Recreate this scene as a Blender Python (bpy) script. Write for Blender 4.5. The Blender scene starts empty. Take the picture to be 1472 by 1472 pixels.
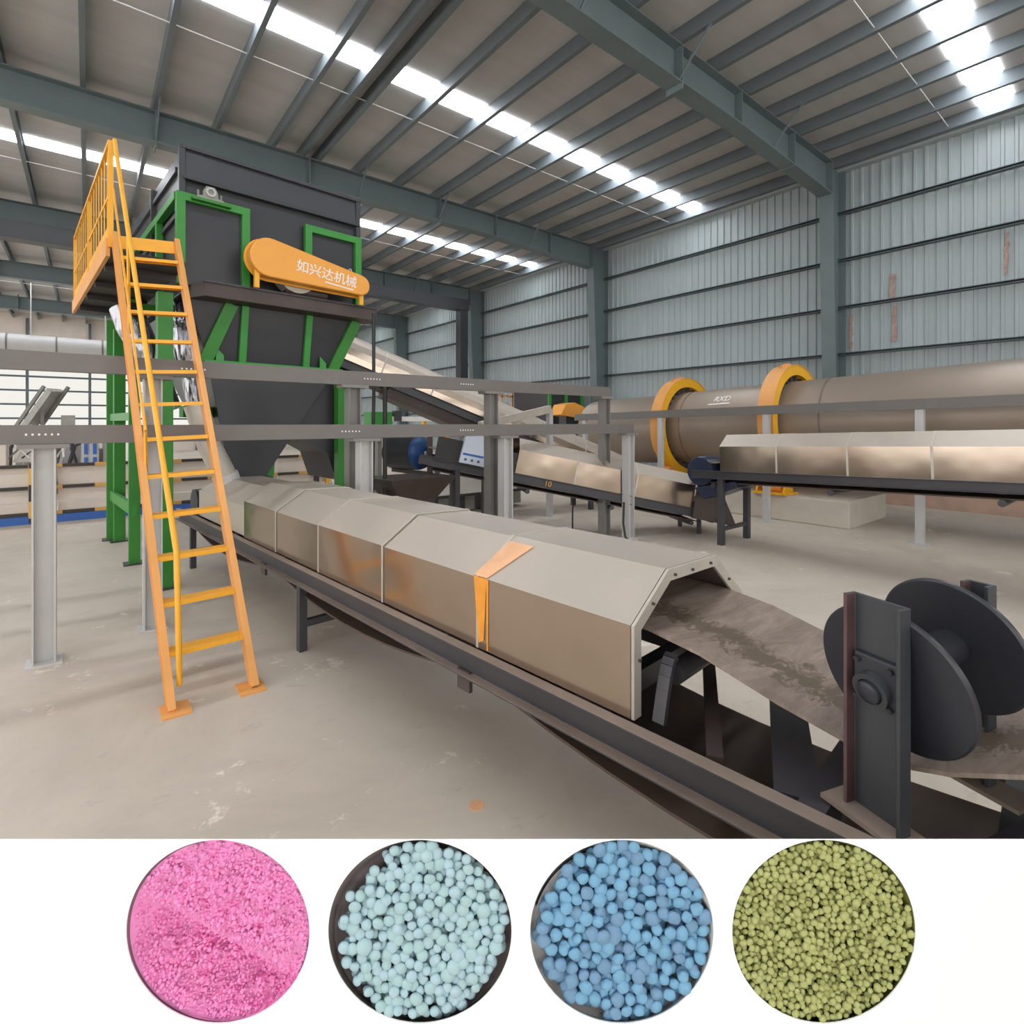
import bpy, math, random
from mathutils import Vector, Matrix, Euler, noise
random.seed(7)
V = Vector
S = bpy.context.scene
COL = S.collection
PI = math.pi

# ------------------------------------------------------------------ camera, sky, exposure
EYE = V((0, 0, 1.7)); TH = math.atan(610 / 760); FPX = 760.0; HOR = 608.0
FW = V((math.sin(TH), math.cos(TH), 0)); RT = V((math.cos(TH), -math.sin(TH), 0)); UP = V((0, 0, 1))
cd = bpy.data.cameras.new('camera'); cam = bpy.data.objects.new('camera', cd); COL.objects.link(cam)
cam.location = EYE; cam.rotation_euler = (PI / 2, 0, -TH)
cd.sensor_width = 36; cd.lens = FPX / 1472 * 36; cd.shift_y = -(736 - HOR) / 1472
cd.clip_start = 0.05; cd.clip_end = 300
S.camera = cam
S.view_settings.view_transform = 'Standard'; S.view_settings.look = 'None'
S.view_settings.gamma = 1; S.view_settings.use_curve_mapping = False
S.view_settings.exposure = 0.0
S.cycles.use_denoising = True
S.cycles.max_bounces = 10; S.cycles.diffuse_bounces = 6; S.cycles.glossy_bounces = 4
SKY = 2.68           # overcast daylight through the open long side and open gable of the hall
SKYLIGHT = 16.0      # translucent roof sheets
w = bpy.data.worlds.new('sky'); S.world = w; w.use_nodes = True
w.node_tree.nodes['Background'].inputs[0].default_value = (1.0, 0.99, 0.975, 1)
w.node_tree.nodes['Background'].inputs[1].default_value = SKY


def at(px, py, s):
    """world point seen at photo pixel (px, py) at depth s in front of the eye"""
    return EYE + FW * s + RT * ((px - 736) / FPX * s) + UP * ((HOR - py) / FPX * s)


# ------------------------------------------------------------------ materials
def lin(c):
    return tuple((x / 255 / 12.92) if x / 255 <= 0.04045 else ((x / 255 + 0.055) / 1.055) ** 2.4 for x in c)


def nodes(name):
    m = bpy.data.materials.new(name); m.use_nodes = True
    nt = m.node_tree
    return m, nt, nt.nodes['Principled BSDF']


def ramp(nt, fac, stops):
    r = nt.nodes.new('ShaderNodeValToRGB')
    e = r.color_ramp.elements
    while len(e) < len(stops): e.new(0.5)
    for el, (p, c) in zip(e, stops):
        el.position = p; el.color = (*c, 1) if len(c) == 3 else c
    nt.links.new(fac, r.inputs[0]); return r.outputs[0]


def noise_node(nt, scale, detail=4, rough=0.6, coord='Object', stretch=None, dist=0.0):
    tc = nt.nodes.new('ShaderNodeTexCoord'); n = nt.nodes.new('ShaderNodeTexNoise')
    n.inputs['Scale'].default_value = scale; n.inputs['Detail'].default_value = detail
    n.inputs['Roughness'].default_value = rough; n.inputs['Distortion'].default_value = dist
    src = tc.outputs[coord]
    if stretch:
        mp = nt.nodes.new('ShaderNodeMapping'); mp.inputs['Scale'].default_value = stretch
        nt.links.new(src, mp.inputs[0]); src = mp.outputs[0]
    nt.links.new(src, n.inputs['Vector']); return n.outputs['Fac']


def bump(nt, b, fac, strength, distance):
    bp = nt.nodes.new('ShaderNodeBump'); bp.inputs['Strength'].default_value = strength
    bp.inputs['Distance'].default_value = distance
    nt.links.new(fac, bp.inputs['Height']); nt.links.new(bp.outputs[0], b.inputs['Normal'])


def paint(name, rgb, rough=0.5, metal=0.0, var=0.18, scale=3.0, stretch=None, bmp=0.0, spec=0.5):
    m, nt, b = nodes(name)
    c = lin(rgb)
    f = noise_node(nt, scale, 5, 0.62, stretch=stretch)
    col = ramp(nt, f, [(0.25, tuple(x * (1 - var) for x in c)), (0.75, tuple(min(1, x * (1 + var)) for x in c))])
    nt.links.new(col, b.inputs['Base Color'])
    b.inputs['Roughness'].default_value = rough; b.inputs['Metallic'].default_value = metal
    b.inputs['Specular IOR Level'].default_value = spec
    if bmp: bump(nt, b, f, bmp, 0.01)
    return m


def emit(name, rgb, strength, var=0.0):
    m = bpy.data.materials.new(name); m.use_nodes = True; nt = m.node_tree
    nt.nodes.remove(nt.nodes['Principled BSDF'])
    e = nt.nodes.new('ShaderNodeEmission'); e.inputs[0].default_value = (*lin(rgb), 1); e.inputs[1].default_value = strength
    nt.links.new(e.outputs[0], nt.nodes['Material Output'].inputs[0]); return m


def steel(name, rgb, rough, dent=0.35, scale=1.6, metal=0.85, streak=(1, 1, 1)):
    m, nt, b = nodes(name); c = lin(rgb)
    f = noise_node(nt, scale, 2, 0.4, stretch=streak)
    f2 = noise_node(nt, 2.2, 3, 0.5)
    col = ramp(nt, f2, [(0.3, tuple(x * 0.94 for x in c)), (0.7, tuple(min(1, x * 1.05) for x in c))])
    nt.links.new(col, b.inputs['Base Color'])
    rr = ramp(nt, f2, [(0.3, (rough * .92,) * 3), (0.7, (rough * 1.08,) * 3)])
    nt.links.new(rr, b.inputs['Roughness'])
    b.inputs['Metallic'].default_value = metal
    bump(nt, b, f, dent, 0.06)
    return m


def m_floor():
    m, nt, b = nodes('concrete_floor')
    a = noise_node(nt, 0.55, 6, 0.65, dist=0.6)
    c = ramp(nt, a, [(0.25, lin((172, 161, 147))), (0.5, lin((193, 182, 167))), (0.78, lin((205, 196, 183)))])
    d = noise_node(nt, 2.6, 8, 0.75)
    chalk = ramp(nt, d, [(0.61, (0, 0, 0)), (0.66, (1, 1, 1))])
    mx = nt.nodes.new('ShaderNodeMixRGB'); mx.inputs[2].default_value = (*lin((232, 222, 210)), 1)
    sc = nt.nodes.new('ShaderNodeMath'); sc.operation = 'MULTIPLY'; sc.inputs[1].default_value = 0.7
    nt.links.new(chalk, sc.inputs[0]); nt.links.new(sc.outputs[0], mx.inputs[0]); nt.links.new(c, mx.inputs[1])
    e = noise_node(nt, 5.0, 6, 0.7, stretch=(1, 1.6, 1))
    dk = ramp(nt, e, [(0.27, (0.72, 0.70, 0.69)), (0.40, (1, 1, 1))])
    mu = nt.nodes.new('ShaderNodeMixRGB'); mu.blend_type = 'MULTIPLY'; mu.inputs[0].default_value = 0.6
    nt.links.new(mx.outputs[0], mu.inputs[1]); nt.links.new(dk, mu.inputs[2])
    nt.links.new(mu.outputs[0], b.inputs['Base Color'])
    b.inputs['Roughness'].default_value = 0.62; b.inputs['Specular IOR Level'].default_value = 0.3
    bump(nt, b, d, 0.12, 0.004)
    return m


def m_belt():
    m, nt, b = nodes('muddy_belt')
    f = noise_node(nt, 6, 7, 0.75, stretch=(0.55, 2.4, 1), dist=0.5)
    c = ramp(nt, f, [(0.30, lin((112, 97, 86))), (0.5, lin((138, 122, 110))), (0.66, lin((158, 142, 129)))])
    tc = nt.nodes.new('ShaderNodeTexCoord'); sp = nt.nodes.new('ShaderNodeSeparateXYZ'); nt.links.new(tc.outputs['Object'], sp.inputs[0])

    def mth(op, x, y):
        n = nt.nodes.new('ShaderNodeMath'); n.operation = op
        for k, q in enumerate((x, y)):
            if isinstance(q, (int, float)): n.inputs[k].default_value = q
            else: nt.links.new(q, n.inputs[k])
        return n.outputs[0]
    across = mth('ADD', sp.outputs[0], mth('MULTIPLY', sp.outputs[1], .0919))      # distance from the belt's middle line
    g = noise_node(nt, 16, 7, 0.8, stretch=(.8, 1.5, 1), dist=0.8)
    band = mth('SUBTRACT', mth('ADD', g, .17), mth('MULTIPLY', mth('ABSOLUTE', mth('ADD', across, .09), 0), 1.6))
    mud = ramp(nt, band, [(0.52, (0, 0, 0)), (0.60, (1, 1, 1))])
    mx = nt.nodes.new('ShaderNodeMixRGB'); nt.links.new(mud, mx.inputs[0]); nt.links.new(c, mx.inputs[1])
    mx.inputs[2].default_value = (*lin((98, 84, 68)), 1)
    nt.links.new(mx.outputs[0], b.inputs['Base Color']); b.inputs['Roughness'].default_value = 0.6
    bump(nt, b, g, 0.5, 0.008); return m


def m_stripe(name, c1, c2, length, axis=0):
    m, nt, b = nodes(name)
    tc = nt.nodes.new('ShaderNodeTexCoord'); sp = nt.nodes.new('ShaderNodeSeparateXYZ')
    nt.links.new(tc.outputs['Object'], sp.inputs[0])
    mt = nt.nodes.new('ShaderNodeMath'); mt.operation = 'PINGPONG'; mt.inputs[1].default_value = length
    nt.links.new(sp.outputs[axis], mt.inputs[0])
    g = nt.nodes.new('ShaderNodeMath'); g.operation = 'GREATER_THAN'; g.inputs[1].default_value = length / 2
    nt.links.new(mt.outputs[0], g.inputs[0])
    mx = nt.nodes.new('ShaderNodeMixRGB'); mx.inputs[1].default_value = (*lin(c1), 1); mx.inputs[2].default_value = (*lin(c2), 1)
    nt.links.new(g.outputs[0], mx.inputs[0]); nt.links.new(mx.outputs[0], b.inputs['Base Color'])
    b.inputs['Roughness'].default_value = 0.55; return m


M = {}
M['floor'] = m_floor()
M['ceil'] = paint('insulation_ceiling', (188, 186, 184), 0.75, var=0.10, scale=1.2, stretch=(0.5, 2.5, 1), bmp=0.5)
M['purlin'] = paint('purlin_paint', (104, 112, 116), 0.45, var=0.10)
M['frame'] = paint('frame_paint', (102, 114, 115), 0.42, var=0.10, scale=1.5)
M['wall'] = paint('wall_sheet', (164, 174, 175), 0.42, var=0.07, scale=0.9, stretch=(1, 1, 0.25))
M['girt'] = paint('girt_paint', (84, 94, 98), 0.5)
M['rib'] = paint('rib_paint', (122, 132, 136), 0.45)
M['rust'] = paint('rust_stain', (166, 142, 132), 0.8, var=0.35, scale=9)
M['sky_sheet'] = emit('skylight_sheet', (244, 248, 255), SKYLIGHT)
M['lit'] = emit('lit_sheet', (250, 248, 240), 0.95)
M['cyan'] = emit('lit_cyan', (170, 226, 250), 0.95)
M['hood'] = steel('hood_steel', (178, 162, 146), 0.17, dent=0.30, scale=1.3, metal=0.95)
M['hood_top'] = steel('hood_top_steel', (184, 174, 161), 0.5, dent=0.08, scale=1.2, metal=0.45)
M['trim'] = paint('hood_trim', (192, 184, 172), 0.45, metal=0.3)
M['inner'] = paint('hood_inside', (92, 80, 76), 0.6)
M['dark'] = paint('dark_steel', (64, 62, 66), 0.42, var=0.16)
M['dark2'] = paint('charcoal_steel', (58, 60, 64), 0.38, var=0.12, scale=1.3)
M['brown'] = paint('brown_steel', (74, 62, 58), 0.5, var=0.2)
M['deck'] = paint('dark_deck_steel', (50, 42, 42), 0.5, var=0.15)
M['flange'] = paint('lit_flange', (140, 124, 112), 0.6)
M['disc'] = paint('disc_black', (46, 47, 53), 0.36, var=0.12, scale=2)
M['redbrown'] = paint('primer_red_brown', (90, 68, 68), 0.5, var=0.25, scale=6)
M['belt'] = m_belt()
M['belt_dark'] = paint('belt_under', (84, 68, 58), 0.65, var=0.15)
M['orange'] = paint('ladder_tan', (226, 160, 88), 0.45, var=0.07)
M['yellow'] = paint('ladder_yellow', (238, 172, 48), 0.42, var=0.07)
M['yellow2'] = paint('ring_yellow', (240, 178, 32), 0.4, var=0.06)
M['guard'] = paint('guard_orange', (240, 166, 70), 0.4, var=0.05, scale=1)
M['green'] = paint('hopper_green', (58, 142, 58), 0.42, var=0.08)
M['green_d'] = paint('leg_green', (50, 128, 42), 0.45, var=0.08)
M['hopper'] = paint('hopper_black', (52, 53, 56), 0.36, var=0.10, scale=1.2)
M['beam'] = paint('beam_grey', (112, 107, 103), 0.5, var=0.08)
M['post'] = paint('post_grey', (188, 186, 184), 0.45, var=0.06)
M['post_d'] = paint('post_dark_grey', (126, 122, 118), 0.48, var=0.08)  # darker grey for high trestle posts, cap plates and bench legs
M['drum'] = paint('dryer_drum', (150, 136, 122), 0.42, metal=0.35, var=0.07, scale=1.0)
M['drumcap'] = paint('drum_end', (112, 102, 96), 0.5)
M['conc'] = paint('block_concrete', (198, 190, 176), 0.85, var=0.10, scale=2.5, bmp=0.15)
M['brick'] = paint('wall_base', (186, 158, 140), 0.8, var=0.2, scale=2)
M['white'] = paint('white_paint', (240, 237, 230), 0.5, var=0.04)
M['board'] = paint('board_white', (246, 246, 246), 0.55, var=0.0, spec=0.2)
M['cream'] = paint('cream_panel', (214, 202, 190), 0.55, var=0.07)
M['blue'] = paint('base_blue', (52, 96, 170), 0.5, var=0.08)
M['blue_d'] = paint('motor_blue', (46, 78, 126), 0.3, var=0.15)
M['navy'] = paint('pulley_navy', (40, 48, 68), 0.35)
M['red'] = paint('red_cap', (170, 52, 56), 0.5)
M['silver'] = steel('silver_duct', (158, 158, 162), 0.22, dent=0.9, scale=6, metal=0.95, streak=(2, 2, 0.4))
M['grey'] = paint('machine_grey', (150, 148, 142), 0.5, var=0.2, scale=4)
M['bearing'] = paint('bearing_grey', (136, 138, 130), 0.4, metal=0.4)
M['text_w'] = paint('white_lettering', (240, 232, 224), 0.5, var=0)
M['text_y'] = paint('yellow_lettering', (220, 170, 70), 0.5, var=0)
M['tape'] = paint('orange_streak', (232, 152, 50), 0.4, var=0.12, scale=14)
M['tape_l'] = paint('pale_orange_streak', (222, 170, 128), 0.5, var=0.12, scale=8)
M['stripe'] = m_stripe('black_yellow_bands', (60, 52, 46), (206, 160, 84), 0.44, 0)
M['stripe_z'] = m_stripe('black_yellow_post', (60, 48, 50), (220, 178, 88), 0.28, 2)
M['cable'] = paint('cable_black', (44, 42, 42), 0.5)
M['screen'] = paint('control_face', (200, 208, 220), 0.35, var=0.03)
M['pink'] = paint('pink_powder', (238, 150, 202), 0.9, var=0.12, scale=26, spec=0.2)
M['mint'] = paint('mint_granule', (166, 194, 202), 0.5, var=0.06, scale=30, spec=0.4)
M['mint2'] = paint('mint_green_granule', (164, 193, 196), 0.5, var=0.06, scale=30, spec=0.4)
M['sky_b'] = paint('blue_granule', (116, 164, 194), 0.6, var=0.09, scale=60, spec=0.35)
M['sky_b2'] = paint('blue_grey_granule', (112, 148, 178), 0.6, var=0.09, scale=60, spec=0.35)
M['olive'] = paint('green_granule', (170, 174, 112), 0.65, var=0.07, scale=30, spec=0.3)
M['olive2'] = paint('olive_granule', (152, 156, 92), 0.65, var=0.07, scale=30, spec=0.3)
M['cup_dark'] = paint('dark_well', (122, 112, 110), 0.4)
M['cup_white'] = paint('pale_well', (226, 220, 214), 0.5)
M['cup_olive'] = paint('olive_well', (96, 98, 44), 0.6)


# ------------------------------------------------------------------ mesh building
class MB:
    def __init__(s): s.v = []; s.f = []

    def add(s, vs, fs):
        n = len(s.v); s.v += [V(p) for p in vs]; s.f += [tuple(i + n for i in q) for q in fs]; return s

    def hexa(s, p):  # 8 corners: bottom 4 then top 4
        return s.add(p, [(3, 2, 1, 0), (4, 5, 6, 7), (0, 1, 5, 4), (1, 2, 6, 5), (2, 3, 7, 6), (3, 0, 4, 7)])

    def box(s, a, b):
        x0, y0, z0 = a; x1, y1, z1 = b
        return s.hexa([(x0, y0, z0), (x1, y0, z0), (x1, y1, z0), (x0, y1, z0), (x0, y0, z1), (x1, y0, z1), (x1, y1, z1), (x0, y1, z1)])

    def bar(s, p, q, w, h, up=(0, 0, 1)):
        p, q, up = V(p), V(q), V(up); d = (q - p).normalized(); n = d.cross(up)
        if n.length < 1e-4: n = d.cross(V((1, 0, 0)))
        n.normalize(); u = n.cross(d)
        c = [p + n * a + u * b for a, b in ((-w / 2, -h / 2), (w / 2, -h / 2), (w / 2, h / 2), (-w / 2, h / 2))]
        return s.hexa(c + [x + (q - p) for x in c])

    def prism(s, poly, o, ex, ey, d):
        o, ex, ey, d = V(o), V(ex), V(ey), V(d); n = len(poly)
        a = [o + ex * x + ey * y for x, y in poly]
        return s.add(a + [p + d for p in a], [tuple(range(n - 1, -1, -1)), tuple(range(n, 2 * n))] + [(i, (i + 1) % n, n + (i + 1) % n, n + i) for i in range(n)])

    def sheet(s, prof, t, o, ex, ey, d):  # thin bent sheet: open profile offset inwards
        o, ex, ey, d = V(o), V(ex), V(ey), V(d); n = len(prof)
        P = [V((x, y)) for x, y in prof]; Q = []
        for i in range(n):
            t1 = (P[i] - P[i - 1]).normalized() if i else (P[1] - P[0]).normalized()
            t2 = (P[i + 1] - P[i]).normalized() if i < n - 1 else t1
            b = (t1 + t2).normalized(); k = max(0.4, b.dot(t1))
            Q.append(P[i] + V((b.y, -b.x)) * (t / k))
        ring = P + Q[::-1]; m = len(ring)
        a = [o + ex * p.x + ey * p.y for p in ring]
        fs = [(i, (i + 1) % m, m + (i + 1) % m, m + i) for i in range(m)]
        for i in range(n - 1):
            j = m - 1 - i
            fs += [(i, j, j - 1, i + 1), (m + i, m + i + 1, m + j - 1, m + j)]
        return s.add(a + [p + d for p in a], fs)

    def tube(s, pts, r, n=10, cap=True):
        pts = [V(p) for p in pts]; k = len(pts); base = len(s.v); rr = r if isinstance(r, (list, tuple)) else [r] * k
        ref = V((0, 0, 1)); vs = []
        for i, p in enumerate(pts):
            d = (pts[min(i + 1, k - 1)] - pts[max(i - 1, 0)]).normalized()
            if abs(d.dot(ref)) > 0.95: ref = V((1, 0, 0))
            a = d.cross(ref).normalized(); b = a.cross(d)
            vs += [p + (a * math.cos(2 * PI * j / n) + b * math.sin(2 * PI * j / n)) * rr[i] for j in range(n)]
        fs = [(i * n + j, i * n + (j + 1) % n, (i + 1) * n + (j + 1) % n, (i + 1) * n + j) for i in range(k - 1) for j in range(n)]
        if cap: fs += [tuple(range(n - 1, -1, -1)), tuple(range((k - 1) * n, k * n))]
        return s.add(vs, fs)

    def cyl(s, p, q, r, n=24): return s.tube([p, q], r, n)

    def ring(s, c, ax, r0, r1, wd, n=48, a0=0.0, a1=2 * PI):  # rectangular-section hoop
        c, ax = V(c), V(ax).normalized(); u = ax.cross(V((0, 0, 1))).normalized(); v = u.cross(ax)
        full = abs(a1 - a0 - 2 * PI) < 1e-6; k = n if full else n + 1; vs = []
        for i in range(k):
            a = a0 + (a1 - a0) * i / n; dr = u * math.cos(a) + v * math.sin(a)
            vs += [c + dr * r0 - ax * wd / 2, c + dr * r1 - ax * wd / 2, c + dr * r1 + ax * wd / 2, c + dr * r0 + ax * wd / 2]
        fs = []
        for i in range(n):
            j = (i + 1) % k
            fs += [(i * 4 + q, i * 4 + (q + 1) % 4, j * 4 + (q + 1) % 4, j * 4 + q) for q in range(4)]
        if not full: fs += [(3, 2, 1, 0), ((k - 1) * 4, (k - 1) * 4 + 1, (k - 1) * 4 + 2, (k - 1) * 4 + 3)]
        return s.add(vs, fs)

    def channel(s, p, q, h, fl, t, out, up=(0, 0, 1)):  # C-channel, web at p-q, flanges towards out
        p, q, out, up = V(p), V(q), V(out), V(up)
        poly = [(0, -h / 2), (fl, -h / 2), (fl, -h / 2 + t), (t, -h / 2 + t), (t, h / 2 - t), (fl, h / 2 - t), (fl, h / 2), (0, h / 2)]
        return s.prism(poly, p, out, up, q - p)

    def ibeam(s, p, q, wd, h, t, side, up=(0, 0, 1)):
        p, q = V(p), V(q); side = V(side); up = V(up)
        for c, a, b in ((0, t / 2, h / 2 - t), (h / 2 - t / 2, wd / 2, t / 2), (-h / 2 + t / 2, wd / 2, t / 2)):
            s.prism([(-a, c - b), (a, c - b), (a, c + b), (-a, c + b)], p, side, up, q - p)
        return s


WL = {}


def obj(name, mb, mat, parent=None, smooth=False, bevel=0.0, kind=None):
    lo = V([min(p[i] for p in mb.v) for i in range(3)]); hi = V([max(p[i] for p in mb.v) for i in range(3)])
    c = (lo + hi) / 2
    if parent is None: c.z = lo.z
    me = bpy.data.meshes.new(name); me.from_pydata([p - c for p in mb.v], [], mb.f); me.update()
    me.materials.append(M[mat] if isinstance(mat, str) else mat)
    o = bpy.data.objects.new(name, me); COL.objects.link(o)
    import bmesh
    bm = bmesh.new(); bm.from_mesh(me); bmesh.ops.recalc_face_normals(bm, faces=bm.faces); bm.to_mesh(me); bm.free()
    if parent is not None:
        o.parent = parent; o.location = c - WL[parent.name]
    else: o.location = c
    WL[o.name] = c
    if smooth:
        for p in me.polygons: p.use_smooth = True
        me.set_sharp_from_angle(angle=math.radians(40))
    if bevel:
        b = o.modifiers.new('bevel', 'BEVEL'); b.width = bevel; b.segments = 2; b.limit_method = 'ANGLE'
    if kind: o['kind'] = kind
    return o


def thing(name, label, cat, loc, group=None, kind=None):
    o = bpy.data.objects.new(name, None); COL.objects.link(o); o.location = V(loc); WL[o.name] = V(loc)
    o.empty_display_size = 0.2
    if label: o['label'] = label
    if cat: o['category'] = cat
    if group: o['group'] = group
    if kind: o['kind'] = kind
    return o


def tag(o, label, cat, group=None, kind=None):
    o['label'] = label
    if cat: o['category'] = cat
    if group: o['group'] = group
    if kind: o['kind'] = kind
    return o


def dup(src, offset, parent):
    """a further piece that shares the source's mesh, moved by offset, under parent"""
    c = src.copy(); COL.objects.link(c); c.parent = parent
    wl = WL[src.name] + V(offset); c.location = wl - (WL[parent.name] if parent else V((0, 0, 0))); WL[c.name] = wl
    return c


def lettering(name, body, size, o, ex, ey, mat, parent, depth=0.004, shear=0.0, bold=0.0):
    cu = bpy.data.curves.new(name, 'FONT'); cu.body = body; cu.size = size; cu.extrude = depth; cu.shear = shear; cu.offset = bold
    cu.align_x = 'CENTER'; cu.align_y = 'CENTER'
    t = bpy.data.objects.new('tmp_text', cu); COL.objects.link(t)
    me = bpy.data.meshes.new_from_object(t.evaluated_get(bpy.context.evaluated_depsgraph_get()))
    bpy.data.objects.remove(t); me.name = name
    ex, ey = V(ex).normalized(), V(ey).normalized(); ez = ex.cross(ey)
    mt = Matrix((ex, ey, ez)).transposed().to_4x4(); me.transform(mt)
    me.materials.clear(); me.materials.append(M[mat])
    q = bpy.data.objects.new(name, me); COL.objects.link(q); q.parent = parent
    q.location = V(o) - WL[parent.name]; WL[q.name] = V(o); return q


# ================================================================== THE SETTING
WX = 13.2
FR_Y = [4.65, 11.5, 18.35, 25.2, 32.05]
o = obj('floor', MB().box((-14, -14, -0.15), (WX + .3, 38.8, 0)), 'floor', kind='structure'); tag(o, 'dusty beige concrete floor of the hall', None, kind='structure')
ceil = obj('ceiling', MB().box((-14, -14, 7.54), (WX + .3, 38.8, 7.62)), 'ceil', kind='structure')
tag(ceil, 'grey insulated sheet roof lining over purlins', None, kind='structure')
PX = [-12.1 + i for i in range(16)] + [3.5, 3.82, 4.72, 5.74, 6.8, 7.78, 8.78, 9.78, 10.8, 11.85, 12.8]
first = None
for x in PX:
    if first is None:
        first = obj('purlin', MB().channel((x, -14, 7.42), (x, 38.4, 7.42), 0.235, 0.075, 0.012, (1, 0, 0)), 'purlin', ceil); fx = x
    else: dup(first, (x - fx, 0, 0), ceil)
# translucent roof sheets, one between each pair of purlins
sk = None
xs = sorted(PX)
for yc in (-4.9, 1.98, 8.1, 14.75, 21.6, 28.4, 35.0):  # the farthest row is added to brighten the ceiling there
    for a, b in zip(xs, xs[1:]):
        if b - a < 0.5: continue
        if sk is None:
            sk = obj('skylight_panel', MB().box((a + .08, yc - .235, 7.515), (a + .98, yc + .235, 7.538)), 'sky_sheet', ceil)
            sk['label'] = 'bright translucent roof sheet'; sa, sy = a, yc
        else:
            d = dup(sk, ((a + b) / 2 + .04 - (sa + .53), yc - sy, 0), ceil); d.scale = (min(1.0, (b - a - .09) / .9), 1, 1)
for yc in (-4.1, 2.66, 8.86, 15.5, 22.3, 29.1):
    obj('tie_rod', MB().cyl((-14, yc, 7.36), (WX - .3, yc, 7.36), 0.011, 6), 'post', ceil)

wall = obj('wall_right', MB().box((WX + .06, -14, 0), (WX + .3, 38.6, 7.54)), 'rib', kind='structure')
tag(wall, 'pale blue grey ribbed metal wall with dark girts', None, kind='structure')
SH = 0.76


def sheet_mesh(y):
    m = MB(); p = SH / 4; pts = []
    for k in range(4):
        a = y + k * p
        pts += [(a, 0.03), (a + p * .62, 0.03), (a + p * .70, 0.0), (a + p * .92, 0.0)]
    pts.append((y + SH, 0.03))
    n = len(pts)
    vs = [(WX + x - .03, yy, 0.30) for yy, x in pts] + [(WX + x - .03, yy, 7.54) for yy, x in pts]
    return m.add(vs, [(i, i + 1, n + i + 1, n + i) for i in range(n - 1)])


cl = None
for i in range(60):
    y = -6.0 + i * SH
    if y > 37.8: break
    if cl is None: cl = obj('cladding_panel', sheet_mesh(y), 'wall', wall); cy = y
    else: dup(cl, (0, y - cy, 0), wall)
g = None
for z in (1.1, 2.16, 3.22, 4.26, 5.31, 6.35):
    if g is None: g = obj('girt', MB().channel((WX - .06, -14, z), (WX - .06, 38.4, z), 0.06, 0.13, 0.012, (-1, 0, 0)), 'girt', wall); gz = z
    else: dup(g, (0, 0, z - gz), wall)
obj('eave_strut', MB().box((WX - .2, -14, 7.28), (WX - .02, 38.4, 7.52)), 'wall', wall)
for y, z0, z1, wd in ((3.66, 4.33, 4.82, .10), (1.89, 4.45, 5.2, .06), (3.62, 3.4, 4.15, .07), (4.42, 3.35, 4.1, .05)):
    m = MB(); k = 7; pr = []
    for i in range(k + 1): pr.append((y - wd / 2 + random.uniform(-.02, .02), z0 + (z1 - z0) * i / k))
    for i in range(k, -1, -1): pr.append((y + wd / 2 + random.uniform(-.025, .025), z0 + (z1 - z0) * i / k))
    m.prism(pr, (WX - .045, 0, 0), (0, 1, 0), (0, 0, 1), (.012, 0, 0)); q = obj('stain', m, 'rust', wall); q['label'] = 'brown rust stain'
b = obj('baseboard_right', MB().box((WX - .14, -14, 0), (WX - .04, 38.4, .32)), 'brick', kind='structure'); tag(b, 'pinkish masonry strip at the foot of the ribbed wall', None, kind='structure')

# gable wall far away: lit translucent lower part, grey sheet above
far = obj('wall_far', MB().box((-14, 38.42, 0), (WX, 38.7, 7.54)), 'cream', kind='structure'); tag(far, 'distant gable wall of grey sheets', None, kind='structure')
win = thing('window_1', 'long band of white translucent wall sheets in the distant gable', None, (-2, 38.4, 1.2), kind='structure')
pw = None
for i in range(8):
    x = -13 + i * 2.62
    if pw is None: pw = obj('pane', MB().box((x, 38.36, 1.2), (x + 2.55, 38.40, 4.55)), 'lit', win); x0 = x
    else: dup(pw, (x - x0, 0, 0), win)
for z in (1.2, 1.95, 2.7, 3.45, 4.2): obj('glazing_bar', MB().box((-13, 38.24, z - .05), (8, 38.355, z + .05)), 'girt', win)
for i in range(9): obj('mullion', MB().box((-13.06 + i * 2.62, 38.2, 0), (-12.94 + i * 2.62, 38.35, 7.3)), 'girt', win)
# bright cyan glazed doorway far down the ribbed wall
dr = thing('door_1', 'pale cyan lit doorway far down the ribbed wall behind the hopper', None, (WX - .1, 33.4, 0), kind='structure')
obj('pane', MB().box((WX - .13, 31.6, 0.02), (WX - .10, 35.2, 4.3)), 'cyan', dr)
for y in (31.5, 33.3, 35.2): obj('door_post', MB().box((WX - .2, y - .1, 0), (WX - .05, y + .1, 4.4)), 'blue_d', dr)
obj('door_lintel', MB().box((WX - .2, 31.4, 4.3), (WX - .05, 35.3, 4.5)), 'blue_d', dr)

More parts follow.
